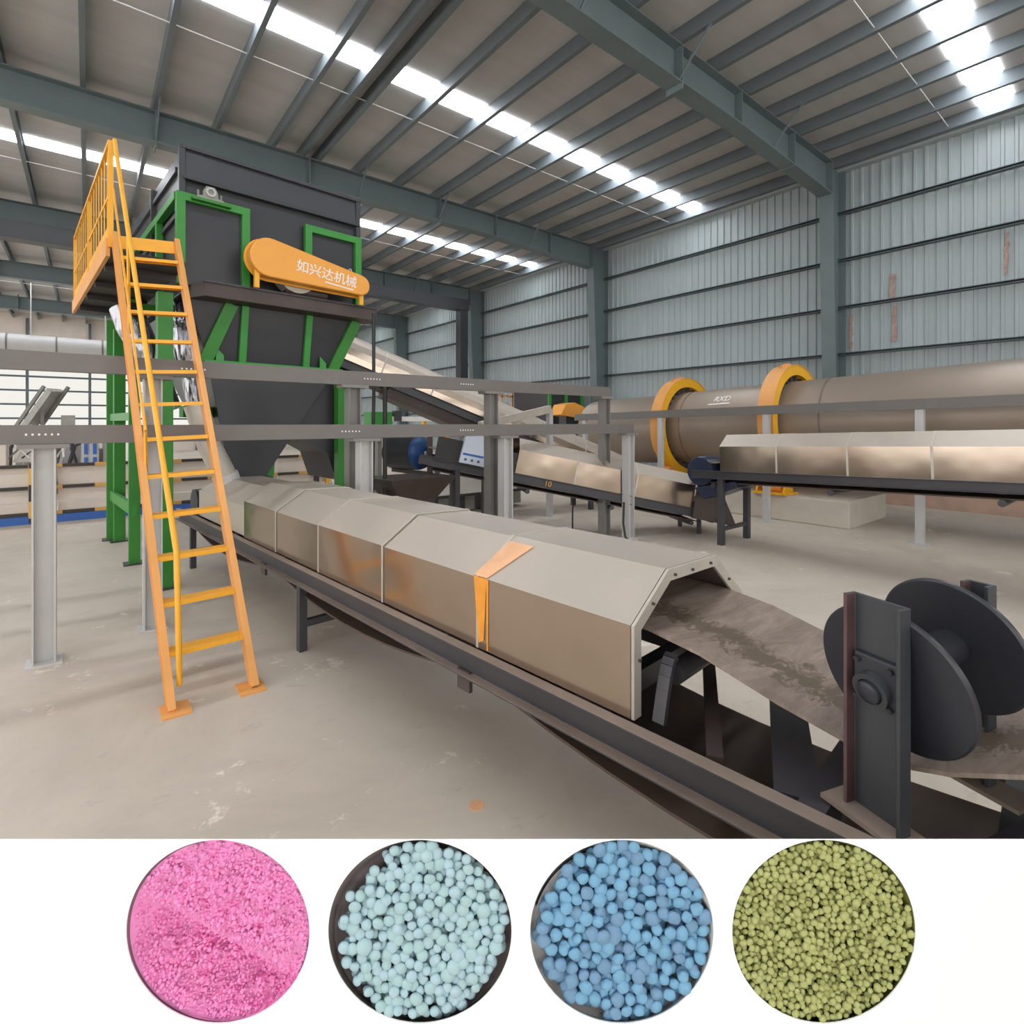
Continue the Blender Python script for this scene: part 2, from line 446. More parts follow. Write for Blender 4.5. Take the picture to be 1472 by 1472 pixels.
# portal frames: column + rafter with stiffeners
names = ['grey blue portal frame closest to the camera, its column beside the drum dryer',
         'grey blue portal frame second from the camera, crossing above the hopper',
         'third grey blue portal frame, rafter showing just past the belt guard',
         'fourth grey blue portal frame, partly hidden behind the inclined cover',
         'fifth and most distant portal frame near the far gable']
for i, Y in enumerate(FR_Y):
    t = thing('portal_frame', names[i], 'steel frame', (WX - .5, Y, 0), 'grey blue portal frames of the hall')
    c = MB()
    c.prism([(WX - .50, 0), (WX - .10, 0), (WX - .10, 7.3), (WX - .78, 7.3), (WX - .78, 6.62)], (0, Y - .006, 0), (1, 0, 0), (0, 0, 1), (0, .012, 0))
    c.hexa([(WX - .515, Y - .14, 0), (WX - .495, Y - .14, 0), (WX - .495, Y + .14, 0), (WX - .515, Y + .14, 0),
            (WX - .80, Y - .14, 6.62), (WX - .78, Y - .14, 6.62), (WX - .78, Y + .14, 6.62), (WX - .80, Y + .14, 6.62)])
    c.box((WX - .11, Y - .14, 0), (WX - .09, Y + .14, 7.3))
    obj('column', c, 'frame', t)
    obj('base_plate', MB().box((WX - .6, Y - .2, 0), (WX - .04, Y + .2, .03)), 'frame', t)
    r = MB()
    r.prism([(-14, 6.74), (8.5, 6.74), (WX - .79, 6.60), (WX - .79, 7.3), (-14, 7.3)], (0, Y - .006, 0), (1, 0, 0), (0, 0, 1), (0, .012, 0))
    r.box((-14, Y - .14, 7.28), (WX - .79, Y + .14, 7.3))
    r.box((-14, Y - .14, 6.73), (8.5, Y + .14, 6.75))
    r.hexa([(8.5, Y - .14, 6.73), (WX - .79, Y - .14, 6.59), (WX - .79, Y + .14, 6.59), (8.5, Y + .14, 6.73),
            (8.5, Y - .14, 6.75), (WX - .79, Y - .14, 6.61), (WX - .79, Y + .14, 6.61), (8.5, Y + .14, 6.75)])
    obj('rafter', r, 'frame', t)
    for x, ext in ((-6.2, .1), (-2.4, .1), (.95, .1), (3.66, .02), (6.85, .1), (8.6, .02), (10.6, .02), (WX - .80, .06)):
        s = MB(); zb = 6.74 - max(0, x - 8.5) * .036
        s.box((x - .012, Y - .135 - ext * .1, zb - ext), (x + .012, Y + .135 + ext * .1, 7.3 + ext))
        obj('stiffener', s, 'frame', t)
    for x in (.95, 4.72, 6.8, 9.78):
        for sg in (-1,):
            obj('fly_brace', MB().bar((x, Y + sg * .1, 6.76), (x + .02, Y + sg * .62, 7.32), .03, .03), 'purlin', t)

# ================================================================== FRONT CONVEYOR
D = V((-.0919, .9958, 0)); N = V((.9958, .0919, 0)); O1 = V((1.604, 0, 0))


def c1(a, b, z): return O1 + D * a + N * b + UP * z


fc = thing('covered_conveyor', 'long belt conveyor under an angular stainless steel hood, running up to two black discs', 'conveyor', c1(3, .45, 0))
prof = [(0, .655), (0, .985), (.238, 1.14), (.637, 1.125), (.905, .91), (.905, .655)]
seg = [1.195, 2.03, 2.886, 3.75, 4.55, 5.3]
for i in range(5):
    a0, a1 = seg[i], seg[i + 1]; g_ = .012 * (i % 2)
    pr = [(x + (g_ if x < .4 else -g_) * .4, z - g_ * .5) for x, z in prof]
    a1 += .02
    h = obj('hood_panel', MB().sheet(pr, .012, c1(a0 + .003, 0, 0), N, UP, D * (a1 - a0)), 'hood', fc)
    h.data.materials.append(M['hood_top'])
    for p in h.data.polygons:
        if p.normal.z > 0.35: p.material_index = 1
    sm = MB().sheet([(x + (-.003 if x < .4 else .003), z + (.003 if z > .7 else 0)) for x, z in prof], .006, c1(a0 - .006, 0, 0), N, UP, D * .014)
    if i: obj('hood_seam', sm, 'trim', fc)
pr2 = [(.02, .655), (.02, .93), (.25, 1.08), (.64, 1.07), (.88, .88), (.88, .655)]
h = obj('hood_panel', MB().sheet(pr2, .012, c1(5.33, 0, 0), N, UP, D * 1.6), 'hood_top', fc)
# bright end flange round the opening
obj('end_flange', MB().sheet(prof, .045, c1(1.183, 0, 0), N, UP, D * .012), 'trim', fc)
for (x, z) in ((.03, .87), (.12, 1.05), (.28, 1.125), (.42, 1.118), (.58, 1.115), (.76, 1.01), (.89, .8)):
    obj('screw', MB().cyl(c1(1.184, x, z - .012), c1(1.174, x, z - .012), .006, 8), 'dark', fc)
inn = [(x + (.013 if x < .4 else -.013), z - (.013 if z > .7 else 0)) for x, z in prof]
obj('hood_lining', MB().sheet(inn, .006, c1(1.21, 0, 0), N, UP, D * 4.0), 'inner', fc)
# orange paint run over a joint
sl = V((.238, 1.14)) - V((0, .985))
st = MB()
st.hexa([c1(1.985, -.0035, .70), c1(2.02, -.0035, .68), c1(2.02, -.001, .68), c1(1.985, -.001, .70), c1(1.965, -.0035, .985), c1(2.055, -.0035, .985), c1(2.055, -.001, .985), c1(1.965, -.001, .985)])
st.hexa([c1(1.955, -.0035, .66), c1(1.963, -.0035, .66), c1(1.963, -.001, .66), c1(1.955, -.001, .66), c1(1.952, -.0035, .985), c1(1.966, -.0035, .985), c1(1.966, -.001, .985), c1(1.952, -.001, .985)])
q = obj('paint_streak', st, 'tape', fc); q['label'] = 'orange paint streak'
st = MB()
st.hexa([c1(1.965, 0, .988), c1(2.055, 0, .988), c1(2.02, .20, 1.118), c1(1.86, .20, 1.118), c1(1.965, -.002, .991), c1(2.055, -.002, .991), c1(2.02, .198, 1.121), c1(1.86, .198, 1.121)])
q = obj('paint_streak', st, 'tape_l', fc); q['label'] = 'pale orange paint streak'
# rails: dark C-channels with light put into the paler colour of their flanges
for b_, out in ((-.005, -1), (.905, 1)):
    r = MB().channel(c1(.0, b_, .585), c1(7.7, b_, .585), .13, .055, .008, N * out)
    ra = obj('side_rail', r, 'dark', fc, bevel=.002)
    ra.data.materials.append(M['flange'])
    for p in ra.data.polygons:
        if abs(p.normal.z) > .9: p.material_index = 1
for a in (.62, 1.42, 2.3, 3.3, 4.4, 5.6, 7.0):
    obj('cross_member', MB().box((0, 0, 0), (1, 1, 1)) if False else MB().bar(c1(a, 0, .60), c1(a, .9, .60), .07, .09), 'dark', fc)
# curved idler brackets and trough rollers
for a in (1.12, 1.95, 2.8, 3.7, 4.6):
    for sd in (0, 1):
        b0 = .06 if not sd else .84; b1 = .15 if not sd else .75
        pts = [c1(a, b0 + (b1 - b0) * t, .65 + .21 * math.sin(t * PI / 2)) for t in [i / 6 for i in range(7)]]
        m = MB()
        for p, q in zip(pts, pts[1:]): m.bar(p, q, .045, .022, up=N)
        obj('idler_bracket', m, 'dark', fc)
    obj('roller', MB().cyl(c1(a, .16, .79), c1(a, .74, .79), .04, 14), 'dark', fc, smooth=True)
obj('brace', MB().bar(c1(.9, .02, .62), c1(1.35, .9, .62), .05, .06), 'brown', fc)
obj('brace', MB().bar(c1(.66, .02, .62), c1(1.0, .9, .62), .12, .05), 'dark', fc)
# legs
for a in (4.08, 7.2):
    for b_ in (.02, .88):
        obj('leg', MB().bar(c1(a, b_, 0), c1(a, b_, .56), .06, .06, up=D), 'dark', fc, bevel=.003)
    obj('leg_brace', MB().bar(c1(a, .02, .2), c1(a, .88, .2), .05, .05), 'dark', fc)
for b_ in (.02, .88): obj('leg', MB().bar(c1(-.2, b_, 0), c1(-.2, b_, .56), .06, .06, up=D), 'dark', fc, bevel=.003)


# belt: carrying run (dips under the discs, then climbs) and sagging return run
def strip(path, b0, b1, th, dish=0.0, n=8, k=None):
    m = MB(); R = len(path); vs = []
    for a, z in path:
        for j in range(n + 1):
            t = j / n; vs.append(c1(a, b0 + (b1 - b0) * t, z + dish * (2 * t - 1) ** 2))
    L = R * (n + 1)
    vs += [p - UP * th for p in vs]
    fs = []
    for i in range(R - 1):
        for j in range(n):
            q = i * (n + 1) + j; A = (q, q + 1, q + n + 2, q + n + 1)
            fs += [A, tuple(x + L for x in reversed(A))]
        for j in (0, n):
            q = i * (n + 1) + j; fs.append((q, q + n + 1, q + n + 1 + L, q + L))
    for i in (0, R - 1):
        for j in range(n): q = i * (n + 1) + j; fs.append((q, q + 1, q + 1 + L, q + L))
    return m.add(vs, fs)


up_path = [(-2.3, 1.62), (-.9, 1.19), (-.3, 1.01), (0, .92), (.2, .86), (.34, .80), (.44, .775), (.56, .785), (.75, .825), (1.0, .895), (1.2, .925), (1.6, .94), (3, .93), (5, .9), (7.4, .87)]
fine = []
for (a0, z0), (a1, z1) in zip(up_path, up_path[1:]):
    fine += [(a0 + (a1 - a0) * k / 4, z0 + (z1 - z0) * k / 4) for k in range(4)]
fine.append(up_path[-1])
obj('belt', strip(fine, .12, .79, .012, .02), 'belt', fc, smooth=True)
ret = []
for k in range(6): ret.append((-2.3 + k * .3, 1.24 - k * .115))
for lo, hi in ((-.5, 2.1), (2.1, 4.75), (4.75, 7.3)):
    for k in range(10):
        t = k / 10; ret.append((lo + (hi - lo) * t, .52 - .14 * 4 * t * (1 - t)))
ret.append((7.3, .52))
obj('return_belt', strip(ret, .03, .80, .012), 'belt_dark', fc, smooth=True)
for a in (2.1, 4.75):
    obj('return_roller', MB().cyl(c1(a, .05, .48), c1(a, .85, .48), .035, 14), 'dark', fc, smooth=True)
    for b_ in (-.02, .92): obj('roller_bracket', MB().box((0, 0, 0), (.01, .01, .01)) if False else MB().bar(c1(a, b_, .44), c1(a, b_, .535), .02, .09, up=D), 'brown', fc)
obj('head_pulley', MB().cyl(c1(-2.32, .1, 1.43), c1(-2.32, .8, 1.43), .18, 28), 'dark', fc, smooth=True)
obj('tail_pulley', MB().cyl(c1(7.5, .1, .72), c1(7.5, .8, .72), .17, 28), 'dark', fc, smooth=True)
# climbing rails after the discs
for b_ in (.04, .86):
    obj('climbing_rail', MB().bar(c1(.42, b_, .50), c1(-2.4, b_, 1.42), .05, .12), 'brown', fc)
    obj('leg', MB().bar(c1(-1.9, b_, 0), c1(-1.9, b_, 1.24), .06, .06, up=D), 'dark', fc)
for (p, q) in ((c1(.30, .2, .53), c1(.02, .42, .76)), (c1(.10, .2, .55), c1(-.2, .5, .84))):
    obj('brace', MB().bar(p, q, .10, .05), 'dark', fc)
obj('cross_member', MB().bar(c1(.2, 0, .58), c1(.2, .88, .58), .12, .07), 'dark', fc)

# bend wheel: two discs on a shaft, carried by a channel bracket on the rail
A1 = at(1283, 975, 1.41); A2 = at(1368, 926, 1.495); ax = (A2 - A1).normalized()
bw = thing('bend_wheel', 'pair of big black discs on one shaft pressing the muddy belt down', 'pulley', (A1.x, A1.y, .66))
for P, r_ in ((A1, .199), (A2, .188)):
    obj('disc', MB().tube([P - ax * .009, P - ax * .004, P + ax * .004, P + ax * .009], [r_ - .005, r_, r_, r_ - .005], 72), 'disc', bw, smooth=True)
obj('hub', MB().cyl(A1 + ax * .005, A2 - ax * .005, .048, 32), 'disc', bw, smooth=True)
obj('hub', MB().tube([A2 + ax * .0, A2 + ax * .05], [.05, .035], 20), 'bearing', bw, smooth=True)
obj('shaft', MB().cyl(A1 - ax * .085, A2 + ax * .14, .022, 18), 'beam', bw, smooth=True)
hin = V((-ax.y, ax.x, 0)).normalized()        # along the disc plane, away from the camera


def upright(C, sgn, z0, z1, hw):
    poly = [(-hw, 0), (.01 - hw, 0), (.01 - hw, .032), (hw - .01, .032), (hw - .01, 0), (hw, 0), (hw, .042), (-hw, .042)]
    o_ = V((C.x, C.y, z0)); axh = V((ax.x, ax.y, 0)).normalized() * sgn
    q = obj('bracket', MB().prism(poly, o_, hin, axh, UP * (z1 - z0)), 'dark2', bw, bevel=.002)
    q.data.materials.append(M['redbrown'])
    for p in q.data.polygons:
        if p.center.dot(hin) > hw - .0108: p.material_index = 1
    obj('foot_plate', MB().prism([(-.12, -.03), (.12, -.03), (.12, .07), (-.12, .07)], o_, hin, axh, UP * .012), 'flange', bw)


B1 = A1 - ax * .088
upright(B1 - ax * .0, 1, .652, 1.235, .075)
B2 = A2 + ax * .10
upright(B2, 1, .655, 1.235, .035)
be = MB(); be.prism([(-.056, -.06), (.056, -.06), (.056, .06), (-.056, .06)], B1 + UP * .02 + ax * .03, hin, UP, -ax * .014)
fl = obj('bearing', be, 'disc', bw, bevel=.004)
obj('bearing_ring', MB().ring(B1 + ax * .012, ax, .032, .046, .03, 32), 'dark2', fl, smooth=True)
obj('bearing_cap', MB().tube([B1 + ax * .02, B1 - ax * .012, B1 - ax * .018], [.031, .029, .020], 28), 'disc', fl, smooth=True)
for sx in (-.044, .044):
    for sz in (-.034, .064): obj('bolt', MB().cyl(B1 + hin * sx + UP * sz + ax * .02, B1 + hin * sx + UP * sz + ax * .006, .008, 6), 'disc', fl)

# ================================================================== STEEL LADDER AND PLATFORM
EX = V((.9962, .0872, 0)); EY = V((-.0872, .9962, 0)); HO = V((.787, 6.6, 0))


def mp(w_, d_, z_): return HO + EX * w_ + EY * d_ + UP * z_


ld = thing('ladder', 'steep orange steel ladder with one handrail rising to the hopper platform', 'ladder', (.6, 4.4, 0))
LB, LT = V((.405, 3.68, 0.0)), V((.205, 5.86, 3.36)); RB, RTp = V((.815, 3.69, 0)), V((.632, 5.87, 3.40))
ldir = (LT - LB).normalized(); lout = V((0, -ldir.z, ldir.y)).normalized()
for (p, q, s_) in ((LB, LT, 1), (RB, RTp, -1)):
    obj('stile', MB().channel(p, q, .105, .042, .007, V((-s_, 0, 0)), lout), 'orange', ld, bevel=.002)
    obj('foot_plate', MB().box((p.x - .075, p.y - .09, 0), (p.x + .075, p.y + .09, .012)), 'orange', ld)
for i in range(12):
    t = (i + 1) / 13.0 + .012
    a, b_ = LB.lerp(LT, t), RB.lerp(RTp, t)
    m = MB()
    m.sheet([(-.062, -.028), (-.062, 0), (.055, 0), (.055, -.022)], .005, a, V((0, 1, 0)), UP, b_ - a)
    obj('tread', m, 'yellow', ld)
a, b_ = LB.lerp(LT, .985), RB.lerp(RTp, .985)
obj('top_plate', MB().bar(a + UP * -.01, b_ + UP * -.01, .012, .11), 'yellow', ld)
hr0 = LB.lerp(LT, .035) + V((.035, -.01, 0)); hr1 = hr0 + UP * .80 + V((-.015, 0, 0)); hr2 = LT + V((-.02, -.02, .84)); hr1b = LB.lerp(LT, .06) + UP * .82
obj('handrail', MB().tube([hr0, hr1, hr2], .017, 10), 'yellow', ld, smooth=True)
mr0 = LB.lerp(LT, .40) + V((-.01, -.06, .30)); mr1 = LT + V((-.03, 0, .42))
obj('mid_rail', MB().bar(mr0, mr1, .012, .03), 'yellow', ld)
for t in (.40, .72): obj('rail_post', MB().bar(LB.lerp(LT, t), LB.lerp(LT, t) + V((-.01, -.02, .80 if t > .5 else .40)), .012, .03), 'yellow', ld)

pf = thing('access_platform', 'dark raised platform with yellow balustrade beside the black hopper', 'platform', (.1, 7.5, 0))
P0 = V((.16, 5.9, 3.2)); P1 = V((-.13, 9.3, 3.2)); pd = (P1 - P0)
obj('deck', MB().hexa([P0, P0 + EX * .58, P1 + EX * .62, P1, P0 + UP * .05, P0 + EX * .58 + UP * .05, P1 + EX * .62 + UP * .05, P1 + UP * .05]), 'deck', pf)
obj('deck_edge', MB().bar(P0 + UP * .06 - EX * .02, P1 + UP * .06 - EX * .02, .03, .16), 'orange', pf)
for t in (.12, .35, .58, .82): obj('deck_joist', MB().bar(P0 + pd * t - UP * .03, P0 + pd * t + EX * .58 - UP * .03, .05, .07), 'deck', pf)
obj('toe_board', MB().bar(P0 + UP * .21, P1 + UP * .21, .012, .15), 'yellow', pf)
obj('top_rail', MB().bar(P0 + UP * 1.0, P1 + UP * 1.0, .04, .03), 'yellow', pf)
obj('mid_rail', MB().bar(P0 + UP * .55, P1 + UP * .55, .015, .03), 'yellow', pf)
for i in range(17):
    p = P0.lerp(P1, i / 16); big = i % 8 == 0
    obj('baluster', MB().bar(p + UP * .06, p + UP * 1.0, .04 if big else .010, .045 if big else .032, up=(0, 1, 0)), 'yellow', pf)
for (x, y) in ((.44, 7.85), (.27, 9.69)):
    obj('leg', MB().bar((x, y, 0), (x, y, 3.19), .115, .115, up=(0, 1, 0)), 'green_d', pf, bevel=.004)
    obj('foot_plate', MB().box((x - .11, y - .11, 0), (x + .11, y + .11, .012)), 'dark', pf)
obj('leg_tie', MB().bar((.27, 9.69, .65), (.44, 7.78, .65), .05, .14), 'green', pf)
obj('leg_tie', MB().bar((.27, 9.69, 1.78), (.44, 7.85, 1.78), .05, .10), 'green_d', pf)
obj('leg_tie', MB().bar((.44, 7.85, 3.1), (1.0, 7.9, 3.1), .08, .1), 'green_d', pf)

# ================================================================== HOPPER MACHINE
hp = thing('feed_hopper', 'tall black steel hopper with green frame bars standing above the covered conveyor', 'hopper', mp(1, 1.5, 0))
bx = MB(); bx.hexa([mp(0, 0, 3.1), mp(2.0, 0, 3.1), mp(2.0, 3.3, 3.1), mp(0, 3.3, 3.1), mp(0, 0, 4.64), mp(2.0, 0, 4.64), mp(2.0, 3.3, 4.64), mp(0, 3.3, 4.64)])
obj('upper_bin', bx, 'hopper', hp, bevel=.01)
sk_ = MB(); sk_.hexa([mp(-.02, -.045, 4.31), mp(2.03, -.045, 4.31), mp(2.03, 0.02, 4.31), mp(-.02, .02, 4.31), mp(-.02, -.02, 4.62), mp(2.03, -.02, 4.62), mp(2.03, .02, 4.62), mp(-.02, .02, 4.62)])
obj('upper_skirt', sk_, 'dark2', hp)
obj('skirt_lip', MB().bar(mp(.0, -.05, 4.31), mp(2.02, -.05, 4.31), .05, .035), 'dark2', hp, bevel=.004)
obj('skirt_lip', MB().bar(mp(-.02, -.03, 4.635), mp(2.04, -.03, 4.635), .06, .03), 'dark', hp)
for w_ in (-.01, 2.01): obj('corner_angle', MB().bar(mp(w_, -.02, 3.15), mp(w_, -.02, 4.66), .06, .06, up=EY), 'dark2', hp, bevel=.004)
for z_ in (4.45, 3.95):
    obj('side_rib', MB().bar(mp(-.02, .15, z_), mp(-.02, 3.2, z_), .03, .05), 'dark2', hp)
obj('side_angle', MB().bar(mp(-.02, 1.4, 3.3), mp(-.02, 1.4, 4.62), .06, .04, up=EY), 'dark', hp)
# ledge
le = MB(); le.prism([(.06, .05), (.06, -.12), (.14, -.30), (2.14, -.30), (2.14, .05)], mp(0, 0, 3.03), EX, EY, UP * .15)
obj('ledge', le, 'brown', hp, bevel=.006)
obj('ledge_rim', MB().bar(mp(.13, -.305, 3.185), mp(2.15, -.305, 3.185), .03, .02), 'dark', hp)
# green frames
zt = 4.06


def gbar(p, q, a=.085, b_=.07, n_='frame_bar', m_='green'): return obj(n_, MB().bar(p, q, a, b_, up=EY if abs((V(q) - V(p)).normalized().z) > .9 else UP), m_, hp, bevel=.004)


for w0, w1 in ((-.03, .61), (1.33, 1.99)):
    gbar(mp(w0, -.06, 3.17), mp(w0, -.06, zt)); gbar(mp(w1, -.06, 3.17), mp(w1, -.06, zt))
    gbar(mp(w0 - .043, -.06, zt + .035), mp(w1 + .043, -.06, zt + .035), .07, .085)
    pn = MB(); pn.hexa([mp(w0 + .04, -.035, 3.18), mp(w1 - .04, -.035, 3.18), mp(w1 - .04, -.002, 3.18), mp(w0 + .04, -.002, 3.18), mp(w0 + .04, -.035, zt), mp(w1 - .04, -.035, zt), mp(w1 - .04, -.002, zt), mp(w0 + .04, -.002, zt)])
    obj('front_panel', pn, 'hopper', hp)
gbar(mp(-.05, -.04, zt + .035), mp(-.05, 3.2, zt + .035), .07, .085)
gbar(mp(-.05, .9, 3.1), mp(-.05, .9, zt), .07, .07)
# pillow block on the first green frame
pb = obj('pillow_block', MB().prism([(-.13, 0), (.13, 0), (.13, .03), (.075, .04), (.07, .10), (.04, .15), (-.04, .15), (-.07, .10), (-.075, .04), (-.13, .03)], mp(.24, -.13, 4.10), EX, UP, EY * .08), 'bearing', hp)
obj('bearing_ring', MB().ring(mp(.24, -.135, 4.19), EY, .03, .05, .02, 24), 'post', pb)
for w_ in (.13, .35): obj('bolt', MB().cyl(mp(w_, -.09, 4.10), mp(w_, -.09, 4.20), .012, 8), 'bearing', pb)
obj('bearing_shelf', MB().bar(mp(.06, -.11, 4.085), mp(.44, -.11, 4.085), .10, .03), 'green_d', hp)
# tapering middle bin
mdl = MB(); mdl.hexa([mp(.28, .10, 2.36), mp(1.75, .10, 2.36), mp(1.75, 2.3, 2.36), mp(.28, 2.3, 2.36), mp(.04, -.03, 3.04), mp(2.0, -.03, 3.04), mp(2.0, 3.0, 3.04), mp(.04, 3.0, 3.04)])
obj('middle_bin', mdl, 'hopper', hp, bevel=.006)
for w_ in (.61, 1.35):
    obj('rib_bar', MB().bar(mp(w_, .06, 2.38), mp(w_, -.06, 3.03), .075, .05, up=EY), 'green', hp, bevel=.003)
obj('corner_brace', MB().bar(mp(.23, .06, 2.38), mp(.47, -.06, 3.03), .13, .06, up=EY), 'green_d', hp, bevel=.003)
obj('corner_brace', MB().bar(mp(1.70, .06, 2.38), mp(1.97, -.06, 3.03), .13, .06, up=EY), 'green_d', hp, bevel=.003)
obj('bottom_flange', MB().bar(mp(.22, .06, 2.37), mp(1.82, .06, 2.37), .09, .06), 'green', hp, bevel=.003)
for w_ in (.33, 1.52): obj('gusset', MB().prism([(0, 0), (.08, 0), (.08, .06), (.0, .14)], mp(w_, .02, 2.40), EX, UP, EY * .02), 'green', hp)
# discharge pyramid
py = MB(); py.hexa([mp(.50, .10, 1.05), mp(.88, .10, 1.05), mp(.88, .5, 1.05), mp(.50, .5, 1.05), mp(.27, .10, 2.36), mp(1.75, .10, 2.36), mp(1.75, 2.1, 2.36), mp(.27, 2.1, 2.36)])
obj('discharge_cone', py, 'hopper', hp, bevel=.006)
obj('outlet_collar', MB().hexa([mp(.44, .04, .98), mp(.94, .04, .98), mp(.94, .56, .98), mp(.44, .56, .98), mp(.44, .04, 1.06), mp(.94, .04, 1.06), mp(.94, .56, 1.06), mp(.44, .56, 1.06)]), 'dark', hp)
obj('side_chute', MB().prism([(.7, 2.355), (1.74, 2.355), (1.86, 1.62), (1.93, .95), (1.80, .95), (1.68, 1.30), (1.22, 1.57), (.8, 1.60)], mp(0, .16, 0), EX, UP, EY * .9), 'hopper', hp)
obj('inner_tie', MB().bar(mp(0, .05, 1.82), mp(.5, .4, 1.82), .05, .12), 'green_d', hp)
# main legs
for w_, d_ in ((-.18, -.10), (1.80, .02), (-.18, 2.9), (1.80, 2.9)):
    obj('leg', MB().bar(mp(w_, d_, 0), mp(w_, d_, 2.34 if w_ > 1 else 3.04), .135, .12, up=EY), 'green_d', hp, bevel=.004)
    obj('foot_plate', MB().bar(mp(w_ - .11, d_, .008), mp(w_ + .11, d_, .008), .2, .016), 'dark', hp)
obj('leg', MB().bar(mp(.96, .3, .62), mp(1.02, .3, 1.55), .10, .08, up=EY), 'green', hp)
# belt guard with lettering
gd = thing('belt_guard', 'orange tapered belt guard with white Chinese lettering on the hopper front', 'guard', mp(1.3, -.45, 3.2))
ca, cb, ra_, rb_ = V((.75, 3.525)), V((1.83, 3.415)), .215, .125


def capsule(r1, r2):
    d = cb - ca; L = d.length; an = math.atan2(d.y, d.x); be_ = math.acos((r1 - r2) / L); pts = []
    for i in range(17): t = an + be_ + (2 * PI - 2 * be_) * i / 16; pts.append((ca.x + r1 * math.cos(t), ca.y + r1 * math.sin(t)))
    for i in range(13): t = an - be_ + 2 * be_ * i / 12; pts.append((cb.x + r2 * math.cos(t), cb.y + r2 * math.sin(t)))
    return pts


gb = obj('guard_shell', MB().prism(capsule(ra_, rb_), mp(0, -.46, 0), EX, UP, EY * .14), 'guard', gd, bevel=.015)
obj('guard_back', MB().prism(capsule(ra_ + .02, rb_ + .015), mp(0, -.32, 0), EX, UP, EY * .015), 'yellow', gd)
te = (EX * 1.08 + UP * -.11).normalized(); tu = (UP + te * .10).normalized()
q = lettering('lettering', '如兴达机械', .150, mp(1.40, -.463, 3.455), te, UP - te * te.z, 'text_w', gd, .002, bold=.0012)
obj('lettering_line', MB().bar(mp(1.37, -.462, 3.368), mp(1.73, -.462, 3.333), .004, .016), 'text_w', gd)
for w_ in (.62, 1.86): obj('guard_bracket', MB().bar(mp(w_, -.40, 3.18), mp(w_, -.40, 3.40 if w_ < 1 else 3.34), .05, .04, up=EY), 'yellow', gd)
obj('lifting_eye', MB().ring(mp(1.72, -.39, 3.585), EY, .014, .024, .01, 16), 'post', gd)
dv = thing('drive_pulley', 'dull grey pulley drum half hidden behind the orange belt guard', 'pulley', mp(1.1, -.2, 3.2))
obj('drum', MB().cyl(mp(1.12, -.28, 3.46), mp(1.12, -.10, 3.46), .235, 36), 'trim', dv, smooth=True)
obj('shaft', MB().cyl(mp(1.12, -.30, 3.46), mp(1.12, .02, 3.46), .03, 14), 'dark', dv, smooth=True)
mo = thing('drive_motor', 'dark electric motor tucked under the orange belt guard', 'motor', mp(1.1, -.2, 3.18))
obj('motor_body', MB().cyl(mp(1.0, -.17, 3.27), mp(1.5, -.17, 3.27), .075, 24), 'brown', mo, smooth=True)
obj('motor_foot', MB().bar(mp(1.1, -.17, 3.19), mp(1.4, -.17, 3.19), .13, .03), 'brown', mo)

# silver flexible ducts hanging beside the ladder
for i, (lab, pts, r_) in enumerate((
        ('shiny silver duct sleeve hanging between the ladder treads, next to the thick green leg', [mp(.02, .3, 3.0), mp(.02, .2, 2.7), mp(.10, .1, 2.3), mp(.16, .1, 1.9), mp(.2, .1, 1.6)], [.13, .13, .11, .10, .09]),
        ('slanting silver duct sleeve under the platform behind the ladder', [mp(-.42, .55, 2.95), mp(-.36, .5, 2.75), mp(-.26, .45, 2.5), mp(-.14, .4, 2.2), mp(-.02, .35, 1.85)], [.15, .16, .14, .11, .09]))):
    tag(obj('flexible_duct', MB().tube(pts, r_, 18), 'silver', smooth=True), lab, 'duct')
dc = thing('discharge_pipe', 'brownish grey down pipe with a pale collar beside the hopper cone', 'pipe', mp(.3, -.05, .9))
obj('pipe', MB().tube([mp(.12, -.02, 1.9), mp(.25, -.04, 1.45), mp(.40, -.05, 1.12)], .12, 20), 'trim', dc, smooth=True)
obj('pipe_collar', MB().tube([mp(.40, -.05, 1.13), mp(.43, -.05, 1.04)], .135, 20), 'post', dc, smooth=True)

# ================================================================== STEEL TRESTLES CROSSING IN FRONT
for nm, lab, Y, z0, z1, X0, X1, posts, pm in (
        ('beam_trestle', 'long low grey beam on pale posts crossing at eye height in front of the hopper', 4.98, 1.55, 1.685, -6.0, 6.32, (-.24, 2.14, 3.92, 6.22), 'post'),
        ('beam_trestle', 'long high grey beam on darker posts passing just behind the low beam', 5.27, 2.09, 2.235, -6.0, 6.12, (-3.2, .42, 2.14, 3.92, 6.02), 'post_d')):
    t = thing(nm, lab, 'beam', (2, Y, 0))
    b_ = obj('beam', MB().channel((X0, Y, (z0 + z1) / 2), (X1, Y, (z0 + z1) / 2), z1 - z0, .06, .008, (0, 1, 0)), 'beam', t, bevel=.003)
    for x in posts:
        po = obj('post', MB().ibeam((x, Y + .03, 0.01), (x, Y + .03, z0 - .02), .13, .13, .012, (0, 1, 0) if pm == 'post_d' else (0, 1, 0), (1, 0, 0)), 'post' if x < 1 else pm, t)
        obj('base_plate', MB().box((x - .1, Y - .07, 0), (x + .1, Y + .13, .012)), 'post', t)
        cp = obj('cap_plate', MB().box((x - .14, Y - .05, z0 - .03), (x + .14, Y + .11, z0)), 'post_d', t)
    for x in ((-.24, 2.0, 3.35) if z0 < 2 else (.72, 2.35, 3.55)):
        for k in range(6): obj('bolt_hole', MB().box((x - .10 + k * .034, Y - .004, (z0 + z1) / 2 - .006), (x - .088 + k * .034, Y - .001, (z0 + z1) / 2 + .008)), 'text_w', t)

# ================================================================== DRUM DRYER
AX0, AX1 = V((10.35, 9.3, 1.47)), V((10.35, -4.0, 2.08)); ad = (AX1 - AX0).normalized()


